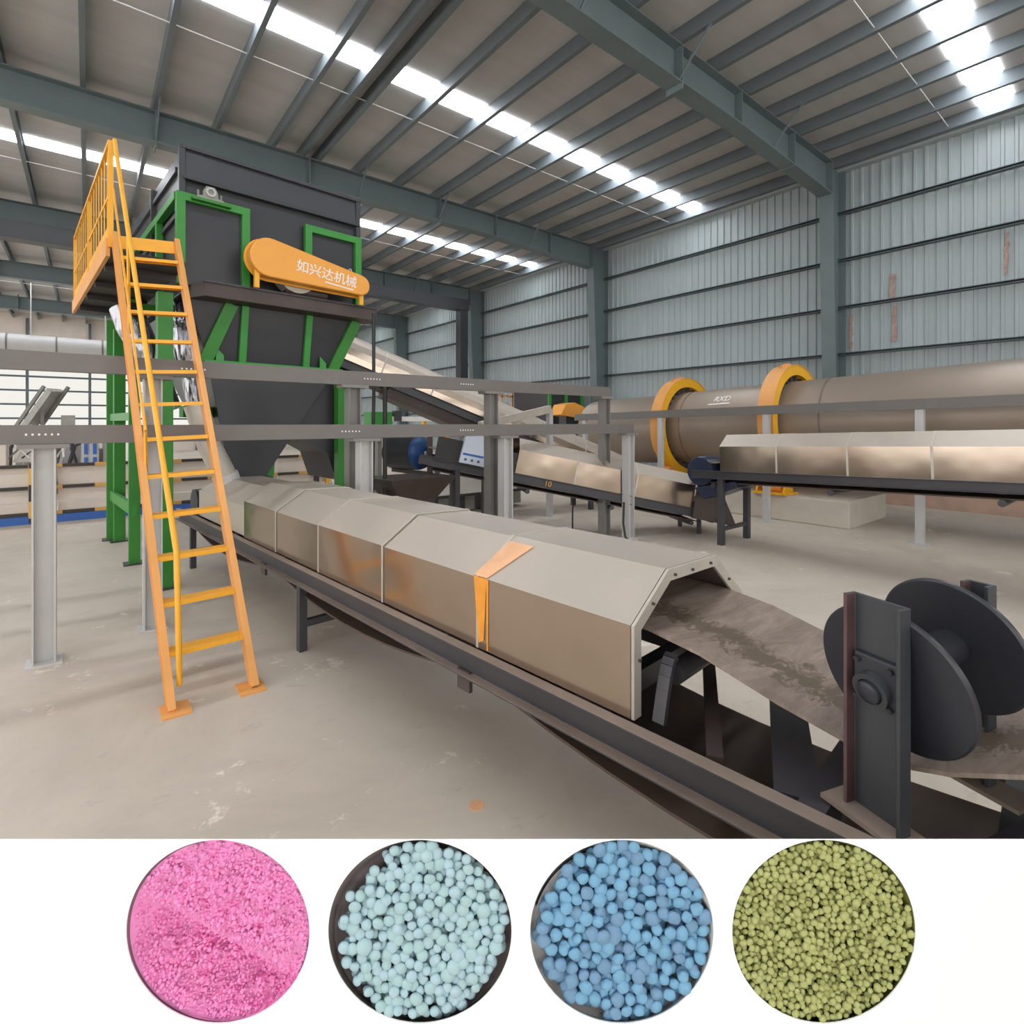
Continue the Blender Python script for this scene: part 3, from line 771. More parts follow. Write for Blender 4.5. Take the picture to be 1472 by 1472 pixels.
def axp(y): return AX0 + ad * ((AX0.y - y) / (-ad.y))


dy = thing('drum_dryer', 'huge brown grey rotary drum dryer lying along the ribbed wall', 'dryer', (10.35, 3.5, 0))
R_ = .78
prev = AX0
for i, y in enumerate((6.4, 3.7, 1.0, -1.6, -4.0)):
    p = axp(y); obj('drum_shell', MB().tube([prev, p - ad * .012], R_, 72, cap=False), 'drum', dy, smooth=True); prev = p
    if i < 4: obj('shell_seam', MB().ring(p, ad, R_ - .02, R_ + .006, .03, 72), 'drumcap', dy, smooth=True)
obj('drum_end', MB().tube([AX0 - ad * .02, AX0 + ad * .01, AX0 + ad * .02], [R_ - .03, R_, R_], 72), 'drumcap', dy, smooth=True)
for y, wd in ((6.75, .24), (4.45, .26)):
    c_ = axp(y)
    rg = obj('riding_ring', MB().ring(c_, ad, R_ + .12, R_ + .30, wd, 64, PI * .0, PI * 2), 'yellow2', dy, smooth=False)
    obj('ring_cover', MB().ring(c_, ad, R_ + .302, R_ + .315, wd + .02, 48, -PI * .15, PI * 1.15), 'orange', rg)
    for k in range(26):
        a_ = 2 * PI * k / 26; u_ = ad.cross(UP).normalized(); v_ = u_.cross(ad); dr_ = u_ * math.cos(a_) + v_ * math.sin(a_)
        obj('ring_lug', MB().bar(c_ + dr_ * (R_ - .01), c_ + dr_ * (R_ + .13), .05, .12, up=ad), 'brown', rg)
    for k in range(5):
        a_ = PI * .38 + .09 * k; obj('chain_link', MB().bar(c_ + (u_ * math.cos(a_) + v_ * math.sin(a_)) * (R_ + .31), c_ + (u_ * math.cos(a_) + v_ * math.sin(a_)) * (R_ + .35), .03, .05), 'orange', rg)
    for sx in (-1, 1):
        gq = thing('support_roller', 'yellow %s roller carriage under the %s yellow ring of the drum' % ('near side' if sx < 0 else 'wall side', 'smaller looking' if y > 6 else 'larger looking'), 'roller', (c_.x + sx * .75, y, .55), 'roller carriages under the drum')
        obj('roller', MB().cyl((c_.x + sx * .72, y - .16, .62), (c_.x + sx * .72, y + .16, .62), .17, 28), 'orange', gq, smooth=True)
        for yy in (-.24, .24): obj('side_plate', MB().prism([(-.2, 0), (.2, 0), (.07, .28), (-.07, .28)], (c_.x + sx * .72, y + yy, .44), (1, 0, 0), UP, (0, .03, 0)), 'yellow2', gq)
        obj('carriage_base', MB().box((c_.x + sx * .72 - .24, y - .3, .44), (c_.x + sx * .72 + .24, y + .3, .475)), 'yellow2', gq)
    tag(obj('concrete_block', MB().box((9.45, y - 1.0 if y > 6 else 3.2, 0), (11.2, y + 1.0 if y > 6 else 5.5, .44)), 'conc', bevel=.02), 'pale concrete plinth under the %s yellow ring of the drum' % ('smaller looking' if y > 6 else 'larger looking'), 'plinth', 'drum plinths')
lp = axp(5.55)
ang = math.radians(38)
dn = V((-math.cos(ang), 0, math.sin(ang))); lu = V((math.sin(ang), 0, math.cos(ang))); le_ = ad
lo_ = lp + dn * (R_ + .004)
lettering('logo', 'RXD', .17, lo_ + lu * .06, le_, lu, 'text_w', dy, .002, shear=.25, bold=.004)
obj('logo_bar', MB().bar(lo_ - le_ * .26 - lu * .06, lo_ + le_ * .2 - lu * .06, .006, .03, up=lu), 'text_w', dy)

# handrail in front of the drum
gr = thing('guard_rail', 'long dark grey rail on slim pale posts running in front of the drum', 'railing', (9.05, 3, 0))
obj('top_bar', MB().channel((9.05, 8.9, 1.83), (9.05, -2.5, 2.06), .15, .06, .008, (1, 0, 0)), 'beam', gr, bevel=.003)
for y in (8.6, 6.5, 4.35, 2.2, .1):
    obj('post', MB().box((9.06, y - .05, 0), (9.15, y + .05, 1.83 + (8.9 - y) * .0202 - .07)), 'post', gr)
    obj('base_plate', MB().box((8.98, y - .12, 0), (9.23, y + .12, .012)), 'post', gr)

# ================================================================== OTHER CONVEYORS
class Fr:
    def __init__(s, P0, P1):
        s.o = V(P0); s.d = (V(P1) - s.o); s.L = s.d.length; s.d.normalize()
        s.n = V((s.d.y, -s.d.x, 0)).normalized(); s.u = s.n.cross(s.d)

    def __call__(s, a, b, c): return s.o + s.d * a + s.n * b + s.u * c


HOODP = [(0, 0), (0, .34), (.2, .5), (.55, .5), (.75, .34), (.75, 0)]


def conveyor(t, f, width, hoods, prof_, rail_h, legs, rail_ext=(0, 0), belt=True):
    k = width / .75
    P_ = [((x / .75 - .5) * width, z) for x, z in prof_]
    for a0, a1 in zip(hoods, hoods[1:]):
        h_ = obj('hood_panel', MB().sheet(P_, .01, f(a0 + .006, 0, 0), f.n, f.u, f.d * (a1 - a0 - .012)), 'hood', t)
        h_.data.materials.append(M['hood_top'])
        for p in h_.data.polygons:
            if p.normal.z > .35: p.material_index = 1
    for a0 in hoods[1:-1]:
        obj('hood_seam', MB().sheet([(x * 1.006, z + (.004 if z > .1 else 0)) for x, z in P_], .008, f(a0 - .012, 0, 0), f.n, f.u, f.d * .024), 'trim', t)
    for s_ in (-1, 1):
        obj('side_rail', MB().channel(f(rail_ext[0], s_ * width / 2, -rail_h / 2), f(f.L + rail_ext[1], s_ * width / 2, -rail_h / 2), rail_h, .05, .008, f.n * s_, f.u), 'dark', t, bevel=.002)
    m = MB(); m.hexa([f(0, -width * .42, .10), f(f.L, -width * .42, .10), f(f.L, width * .42, .10), f(0, width * .42, .10), f(0, -width * .42, .115), f(f.L, -width * .42, .115), f(f.L, width * .42, .115), f(0, width * .42, .115)])
    obj('belt', m, 'belt', t)
    obj('return_belt', MB().hexa([f(.1, -width * .42, -rail_h - .07), f(f.L - .1, -width * .42, -rail_h - .07), f(f.L - .1, width * .42, -rail_h - .07), f(.1, width * .42, -rail_h - .07), f(.1, -width * .42, -rail_h - .055), f(f.L - .1, -width * .42, -rail_h - .055), f(f.L - .1, width * .42, -rail_h - .055), f(.1, width * .42, -rail_h - .055)]), 'belt_dark', t)
    n_ = int(f.L / 1.4)
    for i in range(n_ + 1):
        a = .2 + (f.L - .4) * i / n_
        obj('cross_member', MB().bar(f(a, -width / 2, -rail_h + .02), f(a, width / 2, -rail_h + .02), .05, .06), 'dark', t)
        obj('return_roller', MB().cyl(f(a, -width * .48, -rail_h - .1), f(a, width * .48, -rail_h - .1), .035, 12), 'dark', t, smooth=True)
    for a in legs:
        zt_ = f(a, 0, -rail_h).z
        for s_ in (-1, 1):
            p = f(a, s_ * width / 2 * .95, 0)
            obj('leg', MB().bar((p.x, p.y, 0), (p.x, p.y, zt_ + .02), .08, .08, up=(0, 1, 0)), 'dark', t, bevel=.003)
        if zt_ > .5:
            p, q = f(a, -width * .47, 0), f(a, width * .47, 0)
            obj('leg_brace', MB().bar((p.x, p.y, .22), (q.x, q.y, .22), .05, .05), 'dark', t)


# conveyor in front of the drum (its hooded run comes towards the camera side)
f = Fr((7.24, 4.25, 1.02), (7.24, -2.2, 1.245))
rc = thing('covered_conveyor', 'shorter steel hooded conveyor with a navy head pulley in front of the drum', 'conveyor', (7.24, 2, 0))
conveyor(rc, f, .75, [.32, 1.1, 1.91, 2.7, 3.5, 4.3, 5.3], HOODP, .11, [.33, 4.6], (-.12, 0))
obj('head_pulley', MB().tube([f(-.02, -.33, -.02), f(-.02, -.31, -.02), f(-.02, .31, -.02), f(-.02, .33, -.02)], [.2, .215, .215, .2], 40), 'navy', rc, smooth=True)
obj('pulley_rim', MB().ring(f(-.02, -.335, -.02), f.n, .15, .2, .03, 36), 'blue_d', rc, smooth=True)
q = obj('bearing', MB().bar(f(-.05, -.45, -.05), f(.12, -.45, -.05), .09, .12), 'dark2', rc, bevel=.01)
q = obj('bearing_cap', MB().bar(f(-.26, -.47, -.06), f(-.12, -.47, -.06), .1, .12), 'red', rc, bevel=.02); q['label'] = 'red end cap'
obj('belt_scraper', MB().hexa([f(.02, -.33, -.42), f(.55, -.33, -.22), f(.55, .33, -.22), f(.02, .33, -.42), f(-.12, -.33, -.26), f(.5, -.33, -.14), f(.5, .33, -.14), f(-.12, .33, -.26)]), 'navy', rc, bevel=.01)
for k in range(3): obj('handle', MB().tube([f(.12 + k * .07, -.3, .22), f(.16 + k * .07, -.3, .1), f(.17 + k * .07, -.3, .02)], .012, 8), 'post' if k else 'navy', rc)
lettering('number', '16', .10, f(2.95, -.436, -.056), -f.n.cross(UP), UP, 'text_y', rc, .001)

# conveyor climbing from under that head pulley to the small dark bin
f = Fr((7.55, 4.75, .36), (3.85, 6.78, 1.25))
cc = thing('inclined_conveyor', 'sloping hooded conveyor from the floor up to a black drum with blue end', 'conveyor', (5.6, 5.8, 0))
conveyor(cc, f, .72, [.25, 1.2, 2.15, 3.05], HOODP, .13, [3.4, 3.9], (-.25, .1))
de = at(603, 651, 7.75); da = (RT * .84 - FW * .54).normalized(); dq = de - da * .52
obj('head_drum', MB().cyl(dq, de, .25, 44), 'hopper', cc, smooth=True)
obj('drum_end', MB().tube([de - da * .02, de + da * .05, de + da * .10, de + da * .12], [.25, .235, .15, .05], 40), 'blue_d', cc, smooth=True)
obj('shaft', MB().cyl(de + da * .10, de + da * .15, .03, 14), 'post', cc)
obj('bearing_stand', MB().bar(de + da * .2 - UP * .55, de + da * .2 + UP * .25, .06, .08, up=f.d), 'brown', cc)
obj('drum_cradle', MB().bar(dq - UP * .27, de + da * .22 - UP * .30, .10, .05), 'dark', cc)
obj('side_plate', MB().hexa([f(f.L - 1.25, -.40, -.05), f(f.L - .1, -.40, -.05), f(f.L - .1, -.38, -.05), f(f.L - 1.25, -.38, -.05), f(f.L - 1.25, -.40, .28), f(f.L - .1, -.40, .30), f(f.L - .1, -.38, .30), f(f.L - 1.25, -.38, .28)]), 'cable', cc)
obj('tail_pulley', MB().cyl(f(-.12, -.33, .0), f(-.12, .33, .0), .17, 28), 'brown', cc, smooth=True)
obj('tail_box', MB().hexa([f(-.5, -.42, -.15), f(.25, -.42, -.15), f(.25, -.38, -.15), f(-.5, -.38, -.15), f(-.1, -.42, .40), f(.25, -.42, .42), f(.25, -.38, .42), f(-.1, -.38, .40)]), 'brown', cc)
for s_ in (-1, 1):
    p = f(.1, s_ * .3, 0); obj('leg', MB().bar((p.x, p.y, 0), (p.x, p.y, .24), .05, .05), 'dark', cc)
fdir = (-f.d)
lettering('number', '10', .11, f(2.55, -.415, -.065), -f.d, f.u, 'text_y', cc, .001)
cb_ = thing('control_box', 'pale blue white control box fixed low on the sloping conveyor frame', 'control box', f(3.65, -.42, .1))
obj('case', MB().hexa([f(3.52, -.56, .0), f(3.88, -.56, .0), f(3.88, -.42, .0), f(3.52, -.42, .0), f(3.52, -.56, .42), f(3.86, -.56, .42), f(3.86, -.42, .42), f(3.52, -.42, .42)]), 'screen', cb_, bevel=.012)
obj('label_strip', MB().bar(f(3.56, -.563, .13), f(3.85, -.563, .13), .004, .03, up=f.u), 'blue', cb_)
for k in range(3): obj('button', MB().cyl(f(3.62 + k * .09, -.56, .06), f(3.62 + k * .09, -.58, .06), .018, 10), 'blue_d', cb_)

# upper inclined conveyor with rounded cover
f = Fr((8.7, 7.25, .55), (3.0, 8.5, 2.79))
uc = thing('inclined_conveyor', 'long sloping conveyor with rounded beige cover rising behind the hopper', 'conveyor', (6, 7.9, 0))
RND = [(0, 0)] + [(.375 - .375 * math.cos(PI * i / 10), .10 + .36 * math.sin(PI * i / 10)) for i in range(11)] + [(.75, 0)]
conveyor(uc, f, .66, [.1, 1.2, 2.3, 3.4, 4.5, 5.4, 6.2], RND, .14, [1.0, 3.0], (0, .1))
obj('under_tray', MB().hexa([f(2.2, -.30, -.36), f(5.2, -.30, -.30), f(5.2, .3, -.30), f(2.2, .3, -.36), f(2.2, -.32, -.14), f(5.2, -.32, -.14), f(5.2, .32, -.14), f(2.2, .32, -.14)]), 'brown', uc)

# small dark receiving bin under the black drum
rb2 = thing('receiving_bin', 'small dark flared bin under the black drum beside the covered conveyor', 'bin', (3.3, 6.35, 0))
c_ = V((3.35, 6.35, 0))
def cb4(w_, d_, z_): return [c_ + EX * a * w_ + EY * b2 * d_ + UP * z_ for a, b2 in ((-1, -1), (1, -1), (1, 1), (-1, 1))]
obj('bin_rim', MB().hexa(cb4(.47, .34, .93) + cb4(.49, .36, .99)), 'brown', rb2)
obj('bin_mouth', MB().hexa(cb4(.28, .22, .70) + cb4(.46, .33, .935)), 'brown', rb2)
obj('bin_throat', MB().hexa(cb4(.22, .2, .42) + cb4(.27, .21, .71)), 'brown', rb2)
for a, b2 in ((-1, -1), (1, -1), (1, 1), (-1, 1)):
    p = c_ + EX * a * .2 + EY * b2 * .18; obj('leg', MB().bar(p, p + UP * .45, .05, .05, up=EY), 'dark', rb2)

# white panelled cabinet on dark feet behind the sloping conveyor
wc = thing('white_cabinet', 'long white panelled machine cabinet on dark feet behind the sloping conveyor', 'cabinet', (5.9, 8.6, 0))
for i in range(4):
    obj('panel', MB().box((4.75 + i * .58, 8.25, .36), (4.75 + i * .58 + .57, 8.95, 1.12)), 'white', wc, bevel=.01)
    obj('foot', MB().box((4.85 + i * .58, 8.3, 0), (4.95 + i * .58, 8.9, .36)), 'dark', wc)
    obj('foot_case', MB().box((5.02 + i * .58, 8.42, .06), (5.25 + i * .58, 8.8, .30)), 'grey', wc)
obj('panel_bar', MB().box((4.75, 8.225, .86), (7.08, 8.25, .90)), 'dark', wc)
obj('bottom_bar', MB().box((4.75, 8.225, .33), (7.08, 8.25, .38)), 'dark', wc)

wt = thing('white_table', 'narrow white topped bench with green end behind the upper beam', 'bench', (6.0, 11.5, 0))
obj('bench_top', MB().box((5.45, 11.2, 1.74), (7.5, 11.6, 1.85)), 'white', wt)
obj('end_panel', MB().box((4.95, 11.2, 1.4), (5.46, 11.6, 1.95)), 'green', wt)
obj('switch_box', MB().box((5.5, 11.12, 1.74), (5.66, 11.3, 1.98)), 'dark', wt)
for x in (5.2, 7.4): obj('leg', MB().box((x - .05, 11.3, 0), (x + .05, 11.5, 1.74)), 'post_d', wt)

# distant machines by the ribbed wall
ps = thing('stair_platform', 'far small yellow platform with railings and orange stair near the ribbed wall', 'platform', (11, 15, 0))
dk0 = V((8.9, 14.3, 0))
obj('deck', MB().box((8.6, 14.0, 2.02), (11.3, 15.6, 2.2)), 'guard', ps)
for x in (8.7, 9.4, 10.1, 10.8, 11.25): obj('rail_post', MB().box((x - .03, 13.98, 2.2), (x + .03, 14.04, 3.0)), 'tape_l', ps)
for z in (2.6, 2.98): obj('rail', MB().box((8.6, 13.98, z - .03), (11.3, 14.04, z + .03)), 'tape_l', ps)
for x in (8.7, 11.2):
    for y in (14.1, 15.5): obj('leg', MB().box((x - .06, y - .06, 0), (x + .06, y + .06, 2.02)), 'yellow', ps)
for y in (13.2, 13.75):
    obj('stair_stringer', MB().bar((11.0, y, 2.1), (11.9, y - 1.0, .6), .05, .18), 'guard', ps)
    obj('stair_rail', MB().bar((10.9, y, 2.95), (11.8, y - 1.0, 1.5), .05, .05), 'tape_l', ps)
for k in range(6): p = V((11.0, 13.2, 2.1)).lerp(V((11.9, 12.2, .6)), (k + .5) / 6); obj('stair_tread', MB().bar(p, p + V((0, .55, 0)), .2, .04), 'guard', ps)
gm = thing('green_machine', 'dark green framed machine half hidden beyond the upper grey beam', 'machine', (11.7, 13, 0))
obj('body', MB().box((11.0, 11.9, .3), (12.4, 13.6, 2.75)), 'hopper', gm)
for x in (11.0, 11.7, 12.4): obj('frame_bar', MB().box((x - .05, 11.84, .0), (x + .05, 11.9, 2.7)), 'green', gm)
obj('frame_bar', MB().box((11.0, 11.84, 2.6), (12.4, 11.9, 2.7)), 'green', gm)
mg = thing('motor_guard', 'rounded orange machine guard in front of the dark green machine', 'guard', (11.3, 10.9, 0))
obj('shell', MB().prism([(-.55, 0), (.75, -.15), (.75, -.05), (.45, .22), (0, .36), (-.35, .30)], (11.0, 10.8, 1.93), (1, 0, 0), UP, (0, .5, 0)), 'guard', mg)
obj('stand', MB().box((10.75, 10.9, 0), (11.3, 11.2, 1.9)), 'hopper', mg)
sb = thing('sloping_beam', 'thin beige box beam slanting up above the grey beam, beyond the rounded cover', 'beam', (6.9, 6.9, 0))
bq = at(690, 612, 8.6); br = at(790, 588, 9.6)
obj('box_beam', MB().bar(bq, br, .10, .13), 'trim', sb)
obj('post', MB().bar(V((br.x, br.y, 0)), br, .09, .09, up=(0, 1, 0)), 'post', sb)

# dark hanging air duct below the third frame
hd = thing('hanging_duct', 'dark square duct turning down below the third portal frame', 'duct', (11.8, 18.0, 3.4))
obj('run', MB().box((-11.0, 17.7, 6.22), (12.0, 18.1, 6.66)), 'hopper', hd)
obj('drop', MB().box((11.6, 17.72, 3.2), (11.95, 18.08, 6.25)), 'hopper', hd)

# cables and thin pipe beside the hopper
for lab, pts, r_ in (
        ('thin black upright cable pipe beside the hopper ledge', [(2.75, 6.15, 3.05), (2.75, 6.15, 2.0), (2.74, 6.15, 1.2), (2.72, 6.15, 0.0)], .022),
        ('dark slim conduit pole between the cable pipe and the black drum', [(2.97, 6.3, 2.2), (2.97, 6.3, 1.2), (2.97, 6.3, 0)], .03),
        ('thin black cable dropping from the sloping conveyor to the floor', [at(824, 716, 8.1), at(823, 740, 8.14), at(823, 767, 8.18)], .012),
        ('thin black cable lying slack behind the two end posts', [at(897, 722, 7.3), at(896, 752, 7.3), at(899, 772, 7.3), at(908, 782, 7.28)], .015)):
    tag(obj('cable', MB().tube(pts, r_, 8), 'cable', smooth=True), lab, 'cable')

# ================================================================== LEFT BACKGROUND
fe = thing('barrier_fence', 'white panelled barrier with black and yellow banded rails on a blue base', 'fence', (1, 12.05, 0))
for i in range(9):
    x = -6.4 + i * 1.2
    for k, (z0, z1) in enumerate(((.12, .34), (.36, .58), (.62, .94))): obj('panel', MB().box((x, 12.06, z0), (x + 1.18, 12.10, z1)), 'cream', fe)
for z in (.16, .60, .97): obj('banded_rail', MB().box((-6.4, 12.0, z - .028), (4.4, 12.055, z + .028)), 'stripe', fe)
for x in (-3.9, -2.3, -.72, .86, 2.4, 4.0):
    obj('banded_post', MB().box((x - .05, 11.95, .02), (x + .05, 12.02, 1.02)), 'stripe_z', fe)
    obj('post', MB().box((x + .20, 11.95, 0), (x + .28, 12.0, .98)), 'yellow', fe)
obj('base_board', MB().box((-6.4, 11.96, 0), (4.4, 12.08, .13)), 'blue', fe)

def gx(px, Y): u = (px - 736) / FPX; return Y * (math.sin(TH) + u * math.cos(TH)) / (math.cos(TH) - u * math.sin(TH))
lc = thing('loading_conveyor', 'far dark grey conveyor slanting up before the bright gable sheets', 'conveyor', (gx(60, 20), 20, 0))
xa, xb = gx(42, 20), gx(82, 20)
obj('trough', MB().bar((xa, 20, 1.55), (xb, 19.6, 2.62), .5, .16), 'grey', lc)
for s_ in (-.26, .26): obj('side_rail', MB().bar((xa + s_, 19.98, 1.62), (xb + s_, 19.58, 2.72), .06, .08), 'beam', lc)
obj('leg', MB().bar((xa, 20, 0), (xa, 20, 1.6), .1, .1), 'beam', lc); obj('leg', MB().bar((xb - .3, 19.7, 0), (xb - .3, 19.7, 2.2), .08, .08), 'beam', lc)
obj('foot_case', MB().box((gx(88, 20), 19.8, 0), (gx(108, 20), 20.3, 1.92)), 'grey', lc)
sc_ = thing('screen_machine', 'cluttered silver grey screening machine beyond the banded barrier', 'machine', (gx(60, 17), 17, 0))
for k in range(9):
    x = gx(18 + k * 14, 17); hh = random.uniform(1.0, 1.62)
    obj('housing', MB().hexa([(x, 16.8, 0), (x + .32, 16.8, 0), (x + .32, 17.6, 0), (x, 17.6, 0), (x + .1, 16.8 + random.uniform(0, .3), hh), (x + .34, 16.9, hh), (x + .34, 17.5, hh), (x + .1, 17.5, hh)]), random.choice(['grey', 'post', 'beam', 'trim']), sc_, bevel=.02)
for k in range(9):
    x = gx(12 + k * 10, 16.4); obj('pipe', MB().tube([(x, 16.3, .9), (x + random.uniform(-.5, .5), 16.3, 1.35), (x + random.uniform(-.6, .6), 16.35, 1.66)], .022, 6), random.choice(['white', 'dark', 'silver', 'white']), sc_, smooth=True)
obj('chute', MB().hexa([(gx(18, 16.5), 16.45, .8), (gx(58, 16.5), 16.45, .8), (gx(58, 16.5), 16.6, .8), (gx(18, 16.5), 16.6, .8), (gx(38, 16.5), 16.45, 1.5), (gx(50, 16.5), 16.45, 1.5), (gx(50, 16.5), 16.6, 1.5), (gx(38, 16.5), 16.6, 1.5)]), 'white', sc_)
for k in range(10):
    x = gx(14 + k * 13, 16.7); obj('pipe', MB().tube([(x, 16.6, .3), (x + random.uniform(-.3, .5), 16.6, 1.1), (x + random.uniform(-.2, .7), 16.6, 1.6)], .04, 8), random.choice(['post', 'dark', 'silver']), sc_, smooth=True)
bc = thing('blue_cabinet', 'blue and white control cabinet beyond the barrier, left of the green legs', 'cabinet', (gx(129, 16), 16, 0))
bc['label'] = 'blue and white control cabinet beyond the barrier, next to the screening machine'
x0_, x1_ = gx(117, 16), gx(142, 16)
obj('case', MB().box((x0_, 15.8, 0), (x1_, 16.3, 1.62)), 'post', bc)
for i in range(3):
    for j in range(2): obj('window', MB().box((x0_ + .05 + j * (x1_ - x0_) / 2, 15.77, .65 + i * .32), (x0_ + (x1_ - x0_) / 2 - .04 + j * (x1_ - x0_) / 2, 15.8, .90 + i * .32)), 'blue', bc)
gt = thing('green_unit', 'pale green grey unit seen between the green legs beyond the barrier', 'machine', (gx(172, 16), 16, 0))
obj('case', MB().box((gx(148, 16), 15.9, 0), (gx(186, 16), 16.6, 1.5)), 'grey', gt); obj('door_panel', MB().box((gx(172, 16), 15.86, .3), (gx(184, 16), 15.9, 1.4)), 'white', gt)
tk = thing('cream_tank', 'cream coloured box tank with blue lid at the frame edge beyond the barrier', 'tank', (gx(4, 16), 16, 0))
obj('body', MB().box((gx(-14, 16), 15.8, 0), (gx(10, 16), 16.4, 1.45)), 'cream', tk); obj('lid', MB().box((gx(-14, 16), 15.75, 1.45), (gx(10, 16), 16.45, 1.55)), 'blue', tk)
wd_ = thing('round_duct', 'long pale round duct hanging before the distant gable', 'duct', (-4, 29, 4.5))
obj('duct_run', MB().cyl((-12, 29, 4.85), (1.55, 29, 4.85), .42, 28), 'post', wd_, smooth=True)
for k in range(8): obj('duct_band', MB().ring((-10 + k * 1.5, 29, 4.85), (1, 0, 0), .40, .435, .06, 28), 'beam', wd_)
for k in range(5): obj('hanger', MB().bar((-9 + k * 2.4, 29, 5.2), (-9 + k * 2.4, 29, 7.4), .03, .03), 'post', wd_)
st_ = thing('grey_cabinet', 'slim grey electrical cabinet between the ladder and the thick green leg', 'cabinet', (gx(228, 10.6), 10.6, 0))
obj('case', MB().box((gx(224, 10.6), 10.4, 0), (gx(240, 10.6), 10.9, 2.55)), 'grey', st_, bevel=.01); obj('door', MB().box((gx(225, 10.6), 10.37, 1.0), (gx(236, 10.6), 10.4, 2.2)), 'post', st_)

# orange dot on the floor
sp_ = at(685, 1158, FPX * 1.7 / 550)
tag(obj('orange_spot', MB().tube([(sp_.x, sp_.y, 0), (sp_.x, sp_.y, .002)], .034, 24), 'tape_l'), 'small round orange spot on the concrete floor', 'paint spot')

# ================================================================== SAMPLE DISPLAY BOARD (white, with four round wells)
BS = 1.0                                         # distance of the board face from the eye


def bd(px, py, dep=0.0): return EYE + FW * (BS + dep) - UP * max(0.0, dep - .002) * .95 + RT * ((px - 736) / FPX * BS) + UP * ((HOR - py) / FPX * BS)


board = thing('display_board', 'white upright board with four round sample wells standing on the floor', 'display board', V((bd(736, 900).x, bd(736, 900).y, 0)))
WELLS = [(313, 1339.3), (603.5, 1339.3), (894, 1339.3), (1184.5, 1339.3)]; RW = 131.8
import bmesh
bm = bmesh.new(); x0, x1, y0, y1 = -42, 1514, 1207, 1530
loops = [[(x0, y0), (x1, y0), (x1, y1), (x0, y1)]] + [[(cx + RW * math.cos(2 * PI * i / 96), cy_ + RW * math.sin(2 * PI * i / 96)) for i in range(96)] for cx, cy_ in WELLS]
es = []
for lp_ in loops:
    vs = [bm.verts.new(bd(px, py)) for px, py in lp_]
    es += [bm.edges.new((vs[i], vs[(i + 1) % len(vs)])) for i in range(len(vs))]
bmesh.ops.triangle_fill(bm, edges=es, use_beauty=True)
gx_ = bmesh.ops.extrude_face_region(bm, geom=bm.faces[:])
for e in gx_['geom']:
    if isinstance(e, bmesh.types.BMVert): e.co += FW * .002
bm.verts.ensure_lookup_table(); bm.verts.index_update()
mb = MB(); mb.add([v.co.copy() for v in bm.verts], [tuple(v.index for v in f_.verts) for f_ in bm.faces]); bm.free()
obj('panel', mb, 'board', board)
for (cx, cy_), cm in zip(WELLS, ('cup_dark', 'cup_dark', 'cup_white', 'cup_olive')):
    m = MB(); k = 72; vs = []
    r0 = (RW + .4)
    z_ = .04 if cx < 400 else 0
    for dep, r in ((.0015, r0), (.038 + z_, r0), (.044 + z_, r0 - 6), (.047 + z_, r0 - 6), (.047 + z_, r0 + 2), (.03, r0 + 2)):
        vs += [bd(cx + r * math.cos(2 * PI * i / k), cy_ + r * math.sin(2 * PI * i / k), dep) for i in range(k)]
    fs = [(q * k + i, q * k + (i + 1) % k, (q + 1) * k + (i + 1) % k, (q + 1) * k + i) for q in range(5) for i in range(k)]
    fs.append(tuple(2 * k + i for i in range(k))); fs.append(tuple(3 * k + i for i in range(k)))
    m.add(vs, fs); cu = obj('well', m, cm, board, smooth=True); cu['label'] = {'cup_dark': 'dark grey well', 'cup_white': 'pale well', 'cup_olive': 'olive well'}[cm]
for px in (60, 1412):
    p = bd(px, 1250, .03); obj('leg', MB().bar((p.x, p.y, .02), p, .04, .03, up=FW), 'white', board)
    obj('foot', MB().bar(V((p.x, p.y, .012)) - FW * .18, V((p.x, p.y, .012)) + FW * .18, .06, .024), 'white', board)
    q = bd(px, 1525, .012); obj('leg_plate', MB().bar(bd(px, 1230, .017), bd(px, 1525, .017), .05, .008, up=FW), 'white', board)


def ico(r, sub, jit=0.0, seed=0):
    b_ = bmesh.new(); bmesh.ops.create_icosphere(b_, subdivisions=sub, radius=r)
    for v in b_.verts:
        if jit: v.co *= 1 + jit * noise.noise(v.co * (1.3 / r) + V((seed * 7.1, seed, 0)))
    return b_


def ico_mesh(name, r, sub, jit, seed, mat, sc=(1, 1, 1)):
    b_ = ico(r, sub, jit, seed)
    for v in b_.verts: v.co = V((v.co.x * sc[0], v.co.y * sc[1] * .55, v.co.z * sc[2]))   # slightly flattened beads lying in the well
    me = bpy.data.meshes.new(name); b_.to_mesh(me); b_.free()
    for p in me.polygons: p.use_smooth = True
    me.materials.append(M[mat]); return me


def scatter(n, spacing, ok, tries=60000):
    """loosely packed 2-D points (pixels) at least spacing apart"""
    cell = {}; out = []
    for _ in range(tries):
        if len(out) >= n: break
        a, r = random.uniform(0, 2 * PI), RW * math.sqrt(random.random())
        x, y = r * math.cos(a), r * math.sin(a)
        if not ok(x, y, r, a): continue
        k = (int(x // spacing), int(y // spacing)); bad = False
        for i in (-1, 0, 1):
            for j in (-1, 0, 1):
                for (u, v) in cell.get((k[0] + i, k[1] + j), ()):
                    if (u - x) ** 2 + (v - y) ** 2 < spacing ** 2: bad = True
        if not bad: cell.setdefault(k, []).append((x, y)); out.append((x, y))
    return out


